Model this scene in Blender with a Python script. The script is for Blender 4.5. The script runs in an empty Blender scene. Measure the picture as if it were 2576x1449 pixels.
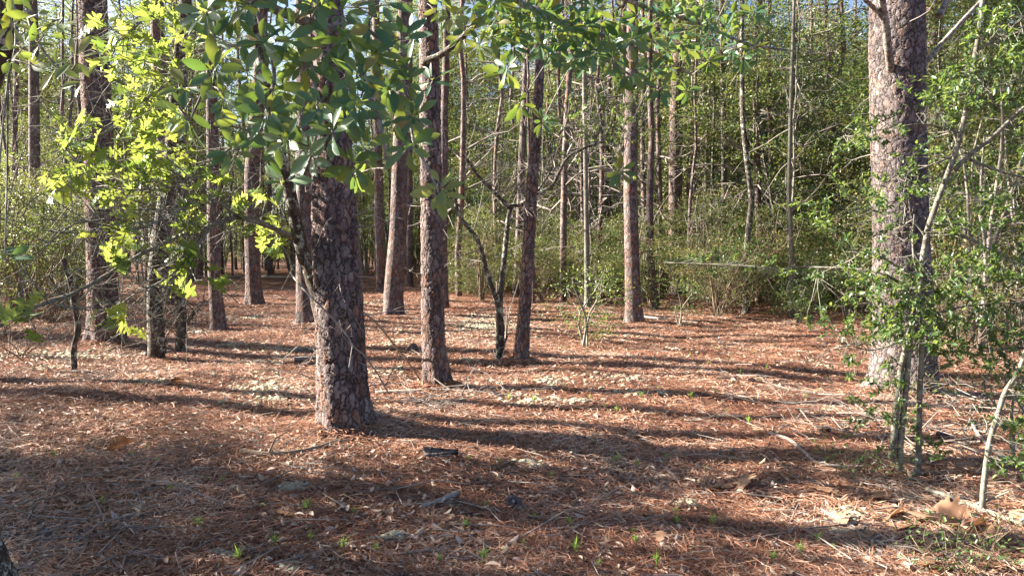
import bpy, math, random
import numpy as np
from math import radians as R

sc = bpy.context.scene
COL = sc.collection
# ------------------------------------------------------------------ camera
EYE = 1.6
FPX = 1874.0                      # focal length in pixels of a 2576 px wide picture
PIT = math.atan(104.5 / FPX)
cam = bpy.data.cameras.new('camera')
cam.sensor_width = 36
cam.lens = FPX / 2576 * 36
cam.clip_start = 0.05
cam.clip_end = 2000
cam_o = bpy.data.objects.new('camera', cam)
COL.objects.link(cam_o)
cam_o.location = (0, 0, EYE)
cam_o.rotation_euler = (math.pi / 2 - PIT, 0, 0)
sc.camera = cam_o
# ------------------------------------------------------------------ light
SUN_EL = R(28)
SUN_AZ = math.atan2(-0.972, 0.235)      # clockwise from +Y
SUN_DIR = np.array([math.sin(SUN_AZ) * math.cos(SUN_EL), math.cos(SUN_AZ) * math.cos(SUN_EL), math.sin(SUN_EL)])
w = bpy.data.worlds.new('World')
sc.world = w
w.use_nodes = True
nt = w.node_tree
sky = nt.nodes.new('ShaderNodeTexSky')
sky.sky_type = 'NISHITA'
sky.sun_disc = False
sky.sun_elevation = SUN_EL
sky.sun_rotation = SUN_AZ % (2 * math.pi)
sky.air_density = 0.65
sky.dust_density = 1.6
nt.links.new(sky.outputs[0], nt.nodes['Background'].inputs[0])
nt.nodes['Background'].inputs[1].default_value = 0.05
sun = bpy.data.lights.new('sun', 'SUN')
sun.energy = 5.0
sun.angle = R(0.5)
sun.color = (1.0, 0.90, 0.76)
sun_o = bpy.data.objects.new('sun', sun)
COL.objects.link(sun_o)
from mathutils import Vector
sun_o.rotation_euler = Vector(SUN_DIR).to_track_quat('Z', 'Y').to_euler()
sun_o.location = (0, 0, 60)
sc.view_settings.view_transform = 'Standard'
sc.view_settings.look = 'None'
sc.view_settings.gamma = 1
sc.view_settings.exposure = 2.74
sc.cycles.max_bounces = 7
sc.cycles.diffuse_bounces = 4
sc.cycles.glossy_bounces = 2
sc.cycles.transmission_bounces = 4
sc.cycles.sample_clamp_indirect = 6
sc.cycles.use_denoising = True
sc.cycles.denoising_prefilter = 'ACCURATE'

rng = np.random.default_rng(7)
random.seed(7)

# ------------------------------------------------------------------ helpers
MOUNDS = [(-1.43, 6.65, .22), (4.28, 8.15, .34), (-.84, 8.4, .15), (-6.1, 11.2, .25), (2.65, 15.6, .2), (.12, 10.3, .1)]
def gz(x, y):
    """height of the forest floor"""
    x = np.asarray(x, float); y = np.asarray(y, float)
    m = 0.0
    for mx, my, mr in MOUNDS:
        m = m + .055 * np.exp(-np.maximum(np.hypot(x - mx, y - my) - mr, 0) / .20)
    return m + (0.030 * np.sin(0.9 * x + 0.6 * y + 1.0) + 0.024 * np.sin(-1.3 * x + 1.1 * y) +
            0.014 * np.sin(2.9 * x - 2.3 * y + 2) + 0.010 * np.sin(4.7 * x + 3.9 * y) + 0.05 * np.sin(0.21 * x + 0.17 * y + .4) - 0.03)

CA, SA = math.cos(PIT), math.sin(PIT)
def ray(px, py):
    r = (px - 1288) / FPX; u = -(py - 724.5) / FPX
    return np.array([r, CA + u * SA, -SA + u * CA])
def P(px, py, d):
    v = ray(px, py); v = v * (d / v[1])
    return v + np.array([0, 0, EYE])
def G(px, py):
    v = ray(px, py); z = 0.0
    for _ in range(6):
        t = (z - EYE) / v[2]
        p = np.array([0, 0, EYE]) + v * t
        z = float(gz(p[0], p[1]))
    return p
def ground(x, y):
    return np.array([x, y, float(gz(x, y))])

def nrm(v):
    return v / np.maximum(np.linalg.norm(v, axis=-1, keepdims=True), 1e-9)

class MB:
    """collects vertices and faces of one mesh"""
    def __init__(s):
        s.v, s.f, s.r, s.n, s.mi = [], [], [], 0, []
    def add(s, V, faces, rnd, mi=0):
        V = np.asarray(V, float).reshape(-1, 3)
        for F in faces:
            F = np.asarray(F, np.int64)
            s.f.append(F + s.n); s.mi.append(np.full(len(F), mi, np.int32))
        s.v.append(V)
        rr = np.asarray(rnd, float)
        s.r.append(np.full(len(V), float(rr)) if rr.ndim == 0 else rr)
        s.n += len(V)
    def mesh(s, name, mats, smooth=True):
        me = bpy.data.meshes.new(name)
        V = np.concatenate(s.v); 
        me.vertices.add(len(V)); me.vertices.foreach_set('co', V.ravel().astype(np.float32))
        loops = np.concatenate([F.ravel() for F in s.f])
        tot = np.concatenate([np.full(len(F), F.shape[1]) for F in s.f])
        st = np.concatenate([[0], np.cumsum(tot)[:-1]])
        me.loops.add(len(loops)); me.loops.foreach_set('vertex_index', loops.astype(np.int32))
        me.polygons.add(len(tot)); me.polygons.foreach_set('loop_start', st.astype(np.int32))
        me.polygons.foreach_set('material_index', np.concatenate(s.mi))
        me.polygons.foreach_set('use_smooth', np.full(len(tot), smooth))
        a = me.attributes.new('rnd', 'FLOAT', 'POINT')
        a.data.foreach_set('value', np.concatenate(s.r).astype(np.float32))
        me.update(calc_edges=True)
        for m in (mats if isinstance(mats, (list, tuple)) else [mats]):
            me.materials.append(m)
        return me
    def build(s, name, mats, parent=None, smooth=True):
        if not s.v: return None
        o = bpy.data.objects.new(name, s.mesh(name, mats, smooth))
        COL.objects.link(o)
        if parent is not None: o.parent = parent
        return o

def sticks(mb, A, B, ra, rb, sides=3, rnd=None, mi=0):
    """many straight tapered sticks at once"""
    A = np.asarray(A, float).reshape(-1, 3); B = np.asarray(B, float).reshape(-1, 3); n = len(A)
    if n == 0: return
    d = nrm(B - A)
    ref = np.where(np.abs(d[:, 2:3]) > .9, np.array([[1., 0, 0]]), np.array([[0., 0, 1]]))
    x = nrm(np.cross(d, ref)); y = np.cross(d, x)
    th = np.arange(sides) * 2 * math.pi / sides
    ring = x[:, None] * np.cos(th)[None, :, None] + y[:, None] * np.sin(th)[None, :, None]
    ra = np.broadcast_to(np.asarray(ra, float), (n,))[:, None, None]; rb = np.broadcast_to(np.asarray(rb, float), (n,))[:, None, None]
    V = np.concatenate([A[:, None] + ring * ra, B[:, None] + ring * rb], 1).reshape(-1, 3)
    b = np.arange(n)[:, None, None] * (2 * sides)
    k = np.arange(sides); k2 = (k + 1) % sides
    q = np.stack([k, k2, k2 + sides, k + sides], 1)[None]
    F = (b + q).reshape(-1, 4)
    rr = rng.random(n) if rnd is None else np.broadcast_to(rnd, (n,))
    mb.add(V, [F], np.repeat(rr, 2 * sides), mi)

def spline(pts, n):
    """smooth curve through points"""
    pts = np.asarray(pts, float)
    if len(pts) == 2:
        t = np.linspace(0, 1, n)[:, None]; return pts[0] * (1 - t) + pts[1] * t
    Q = np.vstack([2 * pts[0] - pts[1], pts, 2 * pts[-1] - pts[-2]])
    m = len(pts) - 1
    out = []
    for t in np.linspace(0, m - 1e-6, n):
        i = int(t); u = t - i
        p0, p1, p2, p3 = Q[i], Q[i + 1], Q[i + 2], Q[i + 3]
        out.append(.5 * ((2 * p1) + (-p0 + p2) * u + (2 * p0 - 5 * p1 + 4 * p2 - p3) * u * u + (-p0 + 3 * p1 - 3 * p2 + p3) * u ** 3))
    return np.array(out)

def tube(mb, pts, r0, r1=None, sides=6, rnd=None, mi=0, rough=0.0):
    pts = np.asarray(pts, float); n = len(pts)
    rad = np.asarray(r0, float) if r1 is None else np.linspace(r0, r1, n)
    t = nrm(np.gradient(pts, axis=0))
    x = np.cross(t[0], [0, 0, 1.]) if abs(t[0][2]) < .9 else np.cross(t[0], [1., 0, 0])
    x = x / np.linalg.norm(x)
    th = np.arange(sides) * 2 * math.pi / sides
    rings = []
    for i in range(n):
        x = x - t[i] * x.dot(t[i]); x = x / max(np.linalg.norm(x), 1e-9)
        y = np.cross(t[i], x)
        rr = rad[i] * (1 + rough * rng.standard_normal(sides))
        rings.append(pts[i] + (x[None] * np.cos(th)[:, None] + y[None] * np.sin(th)[:, None]) * rr[:, None])
    V = np.concatenate(rings)
    k = np.arange(sides); k2 = (k + 1) % sides
    q = np.stack([k, k2, k2 + sides, k + sides], 1)
    F = (np.arange(n - 1)[:, None, None] * sides + q[None]).reshape(-1, 4)
    V = np.vstack([V, pts[0], pts[-1]])
    c0 = np.stack([k2, k, np.full(sides, n * sides)], 1)
    c1 = np.stack([k + (n - 1) * sides, k2 + (n - 1) * sides, np.full(sides, n * sides + 1)], 1)
    mb.add(V, [F, c0, c1], rng.random() if rnd is None else rnd, mi)

# leaf templates: x along the leaf, y across, z up; faces
def T_ell(wd=.5, fold=.12, curl=.1):
    V = [(0, 0, 0), (.3, wd * .46, fold), (.72, wd * .40, fold - curl * .4), (1, 0, -curl), (.72, -wd * .40, fold - curl * .4), (.3, -wd * .46, fold)]
    return np.array(V, float), [np.array([[0, 5, 4, 3], [3, 2, 1, 0]])]
def T_long(wd=.36, fold=.05, curl=.14, prof=((0, .05), (.1, .07), (.3, .62), (.55, 1.0), (.78, .82), (.93, .36), (1, .02))):
    V, F = [], []
    for u, h in prof:
        h *= wd * .5
        z = -curl * u * u
        V += [(u, h, z + fold * h / (wd * .5)), (u, 0, z), (u, -h, z + fold * h / (wd * .5))]
    for i in range(len(prof) - 1):
        a = 3 * i
        F += [(a + 1, a + 4, a + 3, a), (a + 2, a + 5, a + 4, a + 1)]
    return np.array(V, float), [np.array(F)]
def T_oak(curl=.15, fold=.06, wv=.04, broad=0.0):
    # half outline of a bristle-tipped, deeply lobed oak leaf
    H = [(0, .012), (.16, .014), (.24, .09), (.20, .27), (.30, .20), (.36, .10), (.42, .13), (.44, .46), (.55, .36), (.58, .13), (.64, .13), (.74, .38), (.80, .24), (.80, .10), (.88, .13), (1.0, .02)]
    V, F = [], []
    for i, (u, h) in enumerate(H):
        if .1 < u < .9: h = max(h, broad)
        m = (i / (len(H) - 1)) ** .9
        z = -curl * u * u + fold * (h / .4) + wv * math.sin(9 * u + 2)
        V += [(u, h, z), (m, 0, -curl * m * m), (u, -h, z + wv * math.sin(7 * u))]
    for i in range(len(H) - 1):
        a = 3 * i
        F += [(a + 1, a + 4, a + 3, a), (a + 2, a + 5, a + 4, a + 1)]
    return np.array(V, float), [np.array(F)]

def leaves(mb, T, Pp, X, Z, size, rnd=None, mi=0, wsc=None):
    """place a leaf template many times: X along the leaf, Z its upper side"""
    tv, tf = T
    Pp = np.asarray(Pp, float).reshape(-1, 3); n = len(Pp)
    if n == 0: return
    X = nrm(np.broadcast_to(X, (n, 3))); Z = np.broadcast_to(Z, (n, 3))
    Z = nrm(Z - X * np.sum(X * Z, 1, keepdims=True) + 1e-6)
    Y = np.cross(Z, X)
    s = np.broadcast_to(np.asarray(size, float), (n,))[:, None, None]
    wy = 1.0 if wsc is None else np.asarray(wsc)[:, None, None]
    V = Pp[:, None] + s * (tv[None, :, 0:1] * X[:, None] + wy * tv[None, :, 1:2] * Y[:, None] + tv[None, :, 2:3] * Z[:, None])
    k = len(tv)
    F = [(np.arange(n)[:, None, None] * k + f[None]).reshape(-1, f.shape[1]) for f in tf]
    rr = rng.random(n) if rnd is None else np.broadcast_to(rnd, (n,))
    mb.add(V.reshape(-1, 3), F, np.repeat(rr, k), mi)

def rdir(n, up=0.0, flat=1.0):
    v = rng.standard_normal((n, 3)); v[:, 2] *= flat; v[:, 2] += up
    return nrm(v)

def needles(mb, Pp, D, L, wd, rnd=None, mi=0):
    Pp = np.asarray(Pp); n = len(Pp)
    side = nrm(np.cross(D, rng.standard_normal((n, 3)))) * (np.broadcast_to(wd, (n,))[:, None] * .5)
    L = np.broadcast_to(L, (n,))[:, None]
    V = np.stack([Pp - side, Pp + side, Pp + D * L], 1).reshape(-1, 3)
    F = np.arange(3 * n).reshape(-1, 3)
    rr = rng.random(n) if rnd is None else np.broadcast_to(rnd, (n,))
    mb.add(V, [F], np.repeat(rr, 3), mi)

def empty(name, loc, label=None, cat=None, group=None, rz=0.0, s=1.0):
    o = bpy.data.objects.new(name, None)
    o.empty_display_size = .2
    COL.objects.link(o)
    o.location = loc; o.rotation_euler = (0, 0, rz); o.scale = (s, s, s)
    tag(o, label, cat, group)
    return o
def tag(o, label=None, cat=None, group=None, kind=None):
    if label: o['label'] = label
    if cat: o['category'] = cat
    if group: o['group'] = group
    if kind: o['kind'] = kind
    return o
KIDS = {}
def kids(o):
    return [c for c in COL.objects if c.parent == o]
def dup(o, loc, rz=0.0, s=1.0, label=None, group=None, tilt=(0, 0)):
    if o.name not in KIDS: KIDS[o.name] = kids(o)
    r = o.copy(); COL.objects.link(r)
    r.location = loc; r.rotation_euler = (tilt[0], tilt[1], rz); r.scale = (s, s, s)
    if label: r['label'] = label
    if group: r['group'] = group
    for ch in KIDS[o.name]:
        c = ch.copy(); COL.objects.link(c); c.parent = r
    return r

# ------------------------------------------------------------------ materials
def mat(name):
    m = bpy.data.materials.new(name); m.use_nodes = True
    n = m.node_tree.nodes; l = m.node_tree.links
    return m, n, l, n['Principled BSDF'], n['Material Output']
def ramp(n, l, fac, stops, interp='LINEAR'):
    r = n.new('ShaderNodeValToRGB'); r.color_ramp.interpolation = interp
    e = r.color_ramp.elements
    while len(e) < len(stops): e.new(.5)
    for el, (p, c) in zip(e, stops):
        el.position = p; el.color = (*c, 1) if len(c) == 3 else c
    if fac is not None: l.new(fac, r.inputs[0])
    return r
def attr(n, name='rnd'):
    a = n.new('ShaderNodeAttribute'); a.attribute_name = name
    return a.outputs['Fac']
def mixc(n, l, f, a, b, typ='MIX'):
    m = n.new('ShaderNodeMix'); m.data_type = 'RGBA'; m.blend_type = typ
    for k, v in ((0, f), (6, a), (7, b)):
        if hasattr(v, 'is_output'): l.new(v, m.inputs[k])
        else: m.inputs[k].default_value = v if k == 0 else (*v, 1)
    return m.outputs[2]
def math_(n, l, op, a, b=None, c=None):
    m = n.new('ShaderNodeMath'); m.operation = op
    for k, v in enumerate((a, b, c)):
        if v is None: continue
        if hasattr(v, 'is_output'): l.new(v, m.inputs[k])
        else: m.inputs[k].default_value = v
    return m.outputs[0]
def noise(n, l, vec, scale, det=3, rough=.55, dist=0):
    t = n.new('ShaderNodeTexNoise'); t.inputs['Scale'].default_value = scale; t.inputs['Detail'].default_value = det
    t.inputs['Roughness'].default_value = rough; t.inputs['Distortion'].default_value = dist
    if vec is not None: l.new(vec, t.inputs['Vector'])
    return t
def mapping(n, l, vec, scale=(1, 1, 1), rot=(0, 0, 0), loc=(0, 0, 0)):
    m = n.new('ShaderNodeMapping'); m.inputs['Scale'].default_value = scale; m.inputs['Rotation'].default_value = rot; m.inputs['Location'].default_value = loc
    l.new(vec, m.inputs['Vector']); return m.outputs[0]

def leaf_mat(name, stops, trans, tf=.4, rough=.42, spec=.45, under=None):
    m, n, l, bs, out = mat(name)
    a = attr(n)
    oi = n.new('ShaderNodeObjectInfo')
    c = ramp(n, l, a, stops).outputs[0]
    hv = n.new('ShaderNodeHueSaturation'); l.new(c, hv.inputs['Color'])
    v = math_(n, l, 'MULTIPLY_ADD', oi.outputs['Random'], .3, .85); l.new(v, hv.inputs['Value'])
    c = hv.outputs[0]
    if under:
        g = n.new('ShaderNodeNewGeometry')
        c = mixc(n, l, g.outputs['Backfacing'], c, under)
    l.new(c, bs.inputs['Base Color'])
    bs.inputs['Roughness'].default_value = rough
    bs.inputs['Specular IOR Level'].default_value = spec
    tr = n.new('ShaderNodeBsdfTranslucent')
    l.new(mixc(n, l, a, trans[0], trans[1]), tr.inputs[0])
    mx = n.new('ShaderNodeMixShader'); mx.inputs[0].default_value = tf
    l.new(bs.outputs[0], mx.inputs[1]); l.new(tr.outputs[0], mx.inputs[2])
    l.new(mx.outputs[0], out.inputs[0])
    return m

def bark_mat(name, cell=14, zs=.42, near=False, cols=None, crack=(.04, .027, .024), depth=.016, lich=0.0, cw=.07):
    cols = cols or [(0, (.115, .090, .088)), (.38, (.17, .138, .136)), (.5, (.20, .105, .072)), (.60, (.155, .128, .128)), (.8, (.225, .188, .184)), (.92, (.215, .115, .078)), (1, (.24, .135, .09))]
    m, n, l, bs, out = mat(name)
    tc = n.new('ShaderNodeTexCoord'); oi = n.new('ShaderNodeObjectInfo')
    va = n.new('ShaderNodeVectorMath'); va.operation = 'ADD'
    cb = n.new('ShaderNodeCombineXYZ'); 
    l.new(math_(n, l, 'MULTIPLY', oi.outputs['Random'], 37.0), cb.inputs[2])
    l.new(tc.outputs['Object'], va.inputs[0]); l.new(cb.outputs[0], va.inputs[1])
    vec = va.outputs[0]
    wob = noise(n, l, vec, 16, 4, .65)
    vw = n.new('ShaderNodeVectorMath'); vw.operation = 'MULTIPLY_ADD'
    wob2 = noise(n, l, vec, 48, 2)
    vx = n.new('ShaderNodeVectorMath'); vx.operation = 'MULTIPLY_ADD'
    l.new(wob2.outputs['Color'], vx.inputs[0]); vx.inputs[1].default_value = (.03, .03, .05); l.new(vec, vx.inputs[2])
    l.new(wob.outputs['Color'], vw.inputs[0]); vw.inputs[1].default_value = (.085, .085, .12); l.new(vx.outputs[0], vw.inputs[2])
    sv = mapping(n, l, vw.outputs[0], (1, 1, zs))
    v1 = n.new('ShaderNodeTexVoronoi'); v1.feature = 'DISTANCE_TO_EDGE'; v1.inputs['Scale'].default_value = cell; l.new(sv, v1.inputs['Vector'])
    v2 = n.new('ShaderNodeTexVoronoi'); v2.feature = 'F1'; v2.inputs['Scale'].default_value = cell; l.new(sv, v2.inputs['Vector'])
    sep = n.new('ShaderNodeSeparateColor'); l.new(v2.outputs['Color'], sep.inputs[0])
    fine = noise(n, l, mapping(n, l, vec, (1, 1, .6)), 45, 4, .65)
    cc = ramp(n, l, math_(n, l, 'MULTIPLY_ADD', fine.outputs[0], .35, math_(n, l, 'MULTIPLY_ADD', sep.outputs[0], .8, -.08)), cols).outputs[0]
    wn = noise(n, l, vec, 11, 2)
    ed = math_(n, l, 'DIVIDE', v1.outputs['Distance'], math_(n, l, 'MAXIMUM', math_(n, l, 'MULTIPLY_ADD', wn.outputs[0], 4.2, -1.25), .12))
    k = ramp(n, l, ed, [(cw * .15, (0, 0, 0)), (cw, (1, 1, 1))]).outputs[0]
    v3 = n.new('ShaderNodeTexVoronoi'); v3.feature = 'F1'; v3.inputs['Scale'].default_value = cell * 2.4
    l.new(mapping(n, l, vw.outputs[0], (1, 1, zs * .8), (0, 0, 0), (3, 5, 7)), v3.inputs['Vector'])
    s3 = n.new('ShaderNodeSeparateColor'); l.new(v3.outputs['Color'], s3.inputs[0])
    fl = ramp(n, l, s3.outputs[0], [(0, (.62, .62, .62)), (1, (1.25, 1.22, 1.2))]).outputs[0]
    cc = mixc(n, l, .8, cc, fl, 'MULTIPLY')
    st = ramp(n, l, noise(n, l, vec, 2.6, 4, .65).outputs[0], [(.3, (.62, .62, .64)), (.7, (1.25, 1.22, 1.2))]).outputs[0]
    cc = mixc(n, l, .8, cc, st, 'MULTIPLY')
    c = mixc(n, l, k, crack, cc)
    if lich > 0:
        ln = noise(n, l, vec, 13, 4, .7)
        lf = ramp(n, l, ln.outputs[0], [(.62 - lich * .25, (0, 0, 0)), (.68 - lich * .25, (1, 1, 1))]).outputs[0]
        c = mixc(n, l, lf, c, (.36, .39, .32))
    l.new(c, bs.inputs['Base Color'])
    bs.inputs['Roughness'].default_value = .82
    bs.inputs['Specular IOR Level'].default_value = .25
    plat = ramp(n, l, ed, [(0.0, (0, 0, 0)), (.09, (.7, .7, .7)), (.30, (1, 1, 1))]).outputs[0]
    h = math_(n, l, 'ADD', math_(n, l, 'MULTIPLY', plat, math_(n, l, 'MULTIPLY_ADD', sep.outputs[1], .5, .6)), math_(n, l, 'MULTIPLY_ADD', fine.outputs[0], .30, math_(n, l, 'MULTIPLY', s3.outputs[1], .22)))
    bp = n.new('ShaderNodeBump'); bp.inputs['Strength'].default_value = .55 if near else .9
    bp.inputs['Distance'].default_value = depth if not near else depth * .6
    l.new(h, bp.inputs['Height']); l.new(bp.outputs[0], bs.inputs['Normal'])
    if near:
        dn = n.new('ShaderNodeDisplacement'); dn.inputs['Scale'].default_value = depth; dn.inputs['Midlevel'].default_value = .75
        l.new(h, dn.inputs['Height']); l.new(dn.outputs[0], out.inputs['Displacement'])
        m.displacement_method = 'BOTH'
    return m

def twig_mat(name, stops, lich=None):
    m, n, l, bs, out = mat(name)
    c = ramp(n, l, attr(n), stops).outputs[0]
    tc = n.new('ShaderNodeTexCoord')
    nn = noise(n, l, tc.outputs['Object'], 40, 3, .6)
    c = mixc(n, l, math_(n, l, 'MULTIPLY', nn.outputs[0], .7), c, tuple(.55 * v for v in stops[0][1]))
    if lich:
        n2 = noise(n, l, tc.outputs['Object'], 22, 4, .7)
        lf = ramp(n, l, n2.outputs[0], [(.46, (0, 0, 0)), (.54, (1, 1, 1))]).outputs[0]
        c = mixc(n, l, lf, c, lich)
    l.new(c, bs.inputs['Base Color']); bs.inputs['Roughness'].default_value = .8
    bs.inputs['Specular IOR Level'].default_value = .25
    bp = n.new('ShaderNodeBump'); bp.inputs['Strength'].default_value = .5; bp.inputs['Distance'].default_value = .004
    l.new(nn.outputs[0], bp.inputs['Height']); l.new(bp.outputs[0], bs.inputs['Normal'])
    return m

M = {}
M['bark_near'] = bark_mat('pine_bark_close', 19, .40, True, depth=.017, crack=(.055, .040, .036))
M['bark_pale'] = bark_mat('pale_pine_bark_close', 18, .55, True, depth=.017, cw=.07, crack=(.06, .047, .045), cols=[(0, (.105, .09, .09)), (.4, (.17, .148, .148)), (.6, (.185, .132, .11)), (.7, (.155, .135, .135)), (.85, (.22, .192, .188)), (1, (.20, .138, .11))])
M['bark'] = bark_mat('pine_bark', 14, .5, False, depth=.02)
M['bark_grey'] = bark_mat('grey_pine_bark', 13, .4, False, cols=[(0, (.09, .078, .076)), (.5, (.15, .13, .125)), (1, (.20, .17, .155))], depth=.012)
M['oak_bark'] = bark_mat('dark_oak_bark', 30, .35, False, cols=[(0, (.05, .038, .03)), (.5, (.09, .068, .05)), (1, (.13, .105, .08))], crack=(.03, .02, .016), depth=.01, lich=.32)
M['lichen_bark'] = bark_mat('lichen_oak_bark', 30, .35, False, cols=[(0, (.05, .04, .035)), (.5, (.09, .075, .06)), (1, (.14, .12, .10))], crack=(.03, .02, .016), depth=.008, lich=.36)
M['smooth_bark'] = twig_mat('smooth_grey_bark', [(0, (.11, .098, .08)), (1, (.21, .188, .15))], (.20, .20, .165))
M['mag_bark'] = twig_mat('magnolia_bark', [(0, (.10, .085, .075)), (1, (.20, .17, .15))], (.26, .25, .22))
M['twig_dark'] = twig_mat('dark_twig', [(0, (.07, .055, .045)), (1, (.16, .13, .105))])
M['twig_grey'] = twig_mat('grey_dead_twig', [(0, (.18, .155, .14)), (1, (.40, .36, .32))])
M['twig_brown'] = twig_mat('brown_twig', [(0, (.14, .10, .07)), (1, (.28, .22, .15))])
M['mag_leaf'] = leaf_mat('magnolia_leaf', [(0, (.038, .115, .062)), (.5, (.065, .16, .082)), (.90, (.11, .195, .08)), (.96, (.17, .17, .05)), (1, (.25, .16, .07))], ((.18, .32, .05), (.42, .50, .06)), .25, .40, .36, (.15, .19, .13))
M['sage_sun_leaf'] = leaf_mat('sun_tinted_magnolia_leaf', [(0, (.10, .16, .06)), (.6, (.17, .23, .09)), (1, (.24, .25, .09))], ((.30, .42, .06), (.50, .55, .10)), .35, .4, .4, (.22, .25, .16))  # sage tone, with sunlight also put into this lighter leaf colour
M['oak_leaf'] = leaf_mat('turkey_oak_leaf', [(0, (.04, .10, .03)), (.5, (.08, .16, .04)), (1, (.17, .23, .06))], ((.20, .31, .05), (.56, .61, .11)), .44, .4, .4)
M['holly_leaf'] = leaf_mat('holly_leaf', [(0, (.028, .068, .026)), (.6, (.055, .108, .036)), (1, (.11, .165, .05))], ((.17, .29, .05), (.38, .47, .09)), .32, .36, .5)
M['thicket_leaf'] = leaf_mat('thicket_leaf', [(0, (.022, .055, .020)), (.36, (.048, .088, .030)), (.6, (.085, .125, .042)), (.74, (.15, .15, .06)), (.86, (.18, .125, .065)), (1, (.20, .105, .06))], ((.15, .25, .04), (.36, .36, .10)), .32, .4, .45)
M['pine_needle'] = leaf_mat('pine_needle', [(0, (.06, .11, .035)), (.6, (.10, .165, .05)), (.92, (.15, .20, .06)), (1, (.24, .16, .08))], ((.24, .38, .06), (.46, .55, .12)), .35, .45, .4)
M['far_leaf'] = leaf_mat('far_woods_leaf', [(0, (.045, .085, .03)), (.6, (.085, .13, .045)), (1, (.15, .17, .07))], ((.16, .27, .05), (.36, .42, .10)), .3, .5, .3)
M['seedling'] = leaf_mat('pine_seedling_needle', [(0, (.12, .23, .05)), (1, (.24, .36, .09))], ((.30, .50, .08), (.5, .65, .12)), .4, .5, .3)
M['litter_leaf'] = leaf_mat('dead_leaf', [(0, (.14, .08, .055)), (.35, (.26, .17, .12)), (.65, (.40, .29, .22)), (.88, (.56, .45, .37)), (1, (.34, .31, .31))], ((.35, .20, .10), (.5, .34, .2)), .15, .55, .35)
M['big_leaf'] = leaf_mat('fallen_oak_leaf', [(0, (.16, .085, .05)), (.5, (.27, .155, .095)), (1, (.40, .27, .18))], ((.35, .15, .06), (.45, .24, .12)), .15, .5, .4)
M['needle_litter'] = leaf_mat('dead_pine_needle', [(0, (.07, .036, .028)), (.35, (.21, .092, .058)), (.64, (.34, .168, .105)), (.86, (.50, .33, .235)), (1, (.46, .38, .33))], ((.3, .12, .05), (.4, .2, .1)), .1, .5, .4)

def lichen_mat():
    m, n, l, bs, out = mat('reindeer_lichen')
    c = ramp(n, l, attr(n), [(0, (.40, .41, .32)), (.6, (.54, .54, .41)), (1, (.66, .64, .48))]).outputs[0]
    tc = n.new('ShaderNodeTexCoord')
    t = noise(n, l, tc.outputs['Object'], 110, 3, .7)
    c = mixc(n, l, math_(n, l, 'MULTIPLY', t.outputs[0], .6), c, (.26, .27, .20))
    l.new(c, bs.inputs['Base Color']); bs.inputs['Roughness'].default_value = .95; bs.inputs['Specular IOR Level'].default_value = .1
    bp = n.new('ShaderNodeBump'); bp.inputs['Strength'].default_value = 1; bp.inputs['Distance'].default_value = .02
    l.new(t.outputs[0], bp.inputs['Height']); l.new(bp.outputs[0], bs.inputs['Normal'])
    return m
M['lichen'] = lichen_mat()

def cone_mat():
    m, n, l, bs, out = mat('pine_cone_scale')
    c = ramp(n, l, attr(n), [(0, (.07, .05, .04)), (.7, (.16, .125, .11)), (1, (.28, .26, .26))]).outputs[0]
    l.new(c, bs.inputs['Base Color']); bs.inputs['Roughness'].default_value = .7
    return m
M['cone'] = cone_mat()

def ground_mat():
    m, n, l, bs, out = mat('needle_covered_soil')
    tc = n.new('ShaderNodeTexCoord'); v = tc.outputs['Object']
    h = None
    for i, a in enumerate((.2, 1.1, 1.9, 2.7)):
        t = noise(n, l, mapping(n, l, v, (9, 120, 1), (0, 0, a), (i * 7.3, i * 3.1, 0)), 1.0, 2, .6, .4)
        h = t.outputs[0] if h is None else math_(n, l, 'MAXIMUM', h, t.outputs[0])
    big = noise(n, l, v, .55, 4, .6); mid = noise(n, l, v, 3.5, 4, .65)
    f = math_(n, l, 'ADD', math_(n, l, 'MULTIPLY', h, .9), math_(n, l, 'MULTIPLY_ADD', mid.outputs[0], .55, -.28))
    c = ramp(n, l, f, [(.40, (.065, .034, .025)), (.58, (.21, .092, .056)), (.74, (.38, .19, .115)), (.92, (.54, .37, .27))]).outputs[0]
    gm = ramp(n, l, big.outputs[0], [(.42, (0, 0, 0)), (.68, (1, 1, 1))]).outputs[0]
    c = mixc(n, l, math_(n, l, 'MULTIPLY', gm, .3), c, (.22, .15, .12))
    sp = noise(n, l, v, 26, 3, .7)
    spf = ramp(n, l, sp.outputs[0], [(.62, (0, 0, 0)), (.68, (1, 1, 1))]).outputs[0]
    c = mixc(n, l, math_(n, l, 'MULTIPLY', spf, .6), c, (.42, .34, .27))
    l.new(c, bs.inputs['Base Color']); bs.inputs['Roughness'].default_value = .9; bs.inputs['Specular IOR Level'].default_value = .15
    bp = n.new('ShaderNodeBump'); bp.inputs['Strength'].default_value = 1; bp.inputs['Distance'].default_value = .05
    l.new(math_(n, l, 'ADD', f, math_(n, l, 'MULTIPLY', sp.outputs[0], .6)), bp.inputs['Height']); l.new(bp.outputs[0], bs.inputs['Normal'])
    return m
M['ground'] = ground_mat()

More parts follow.
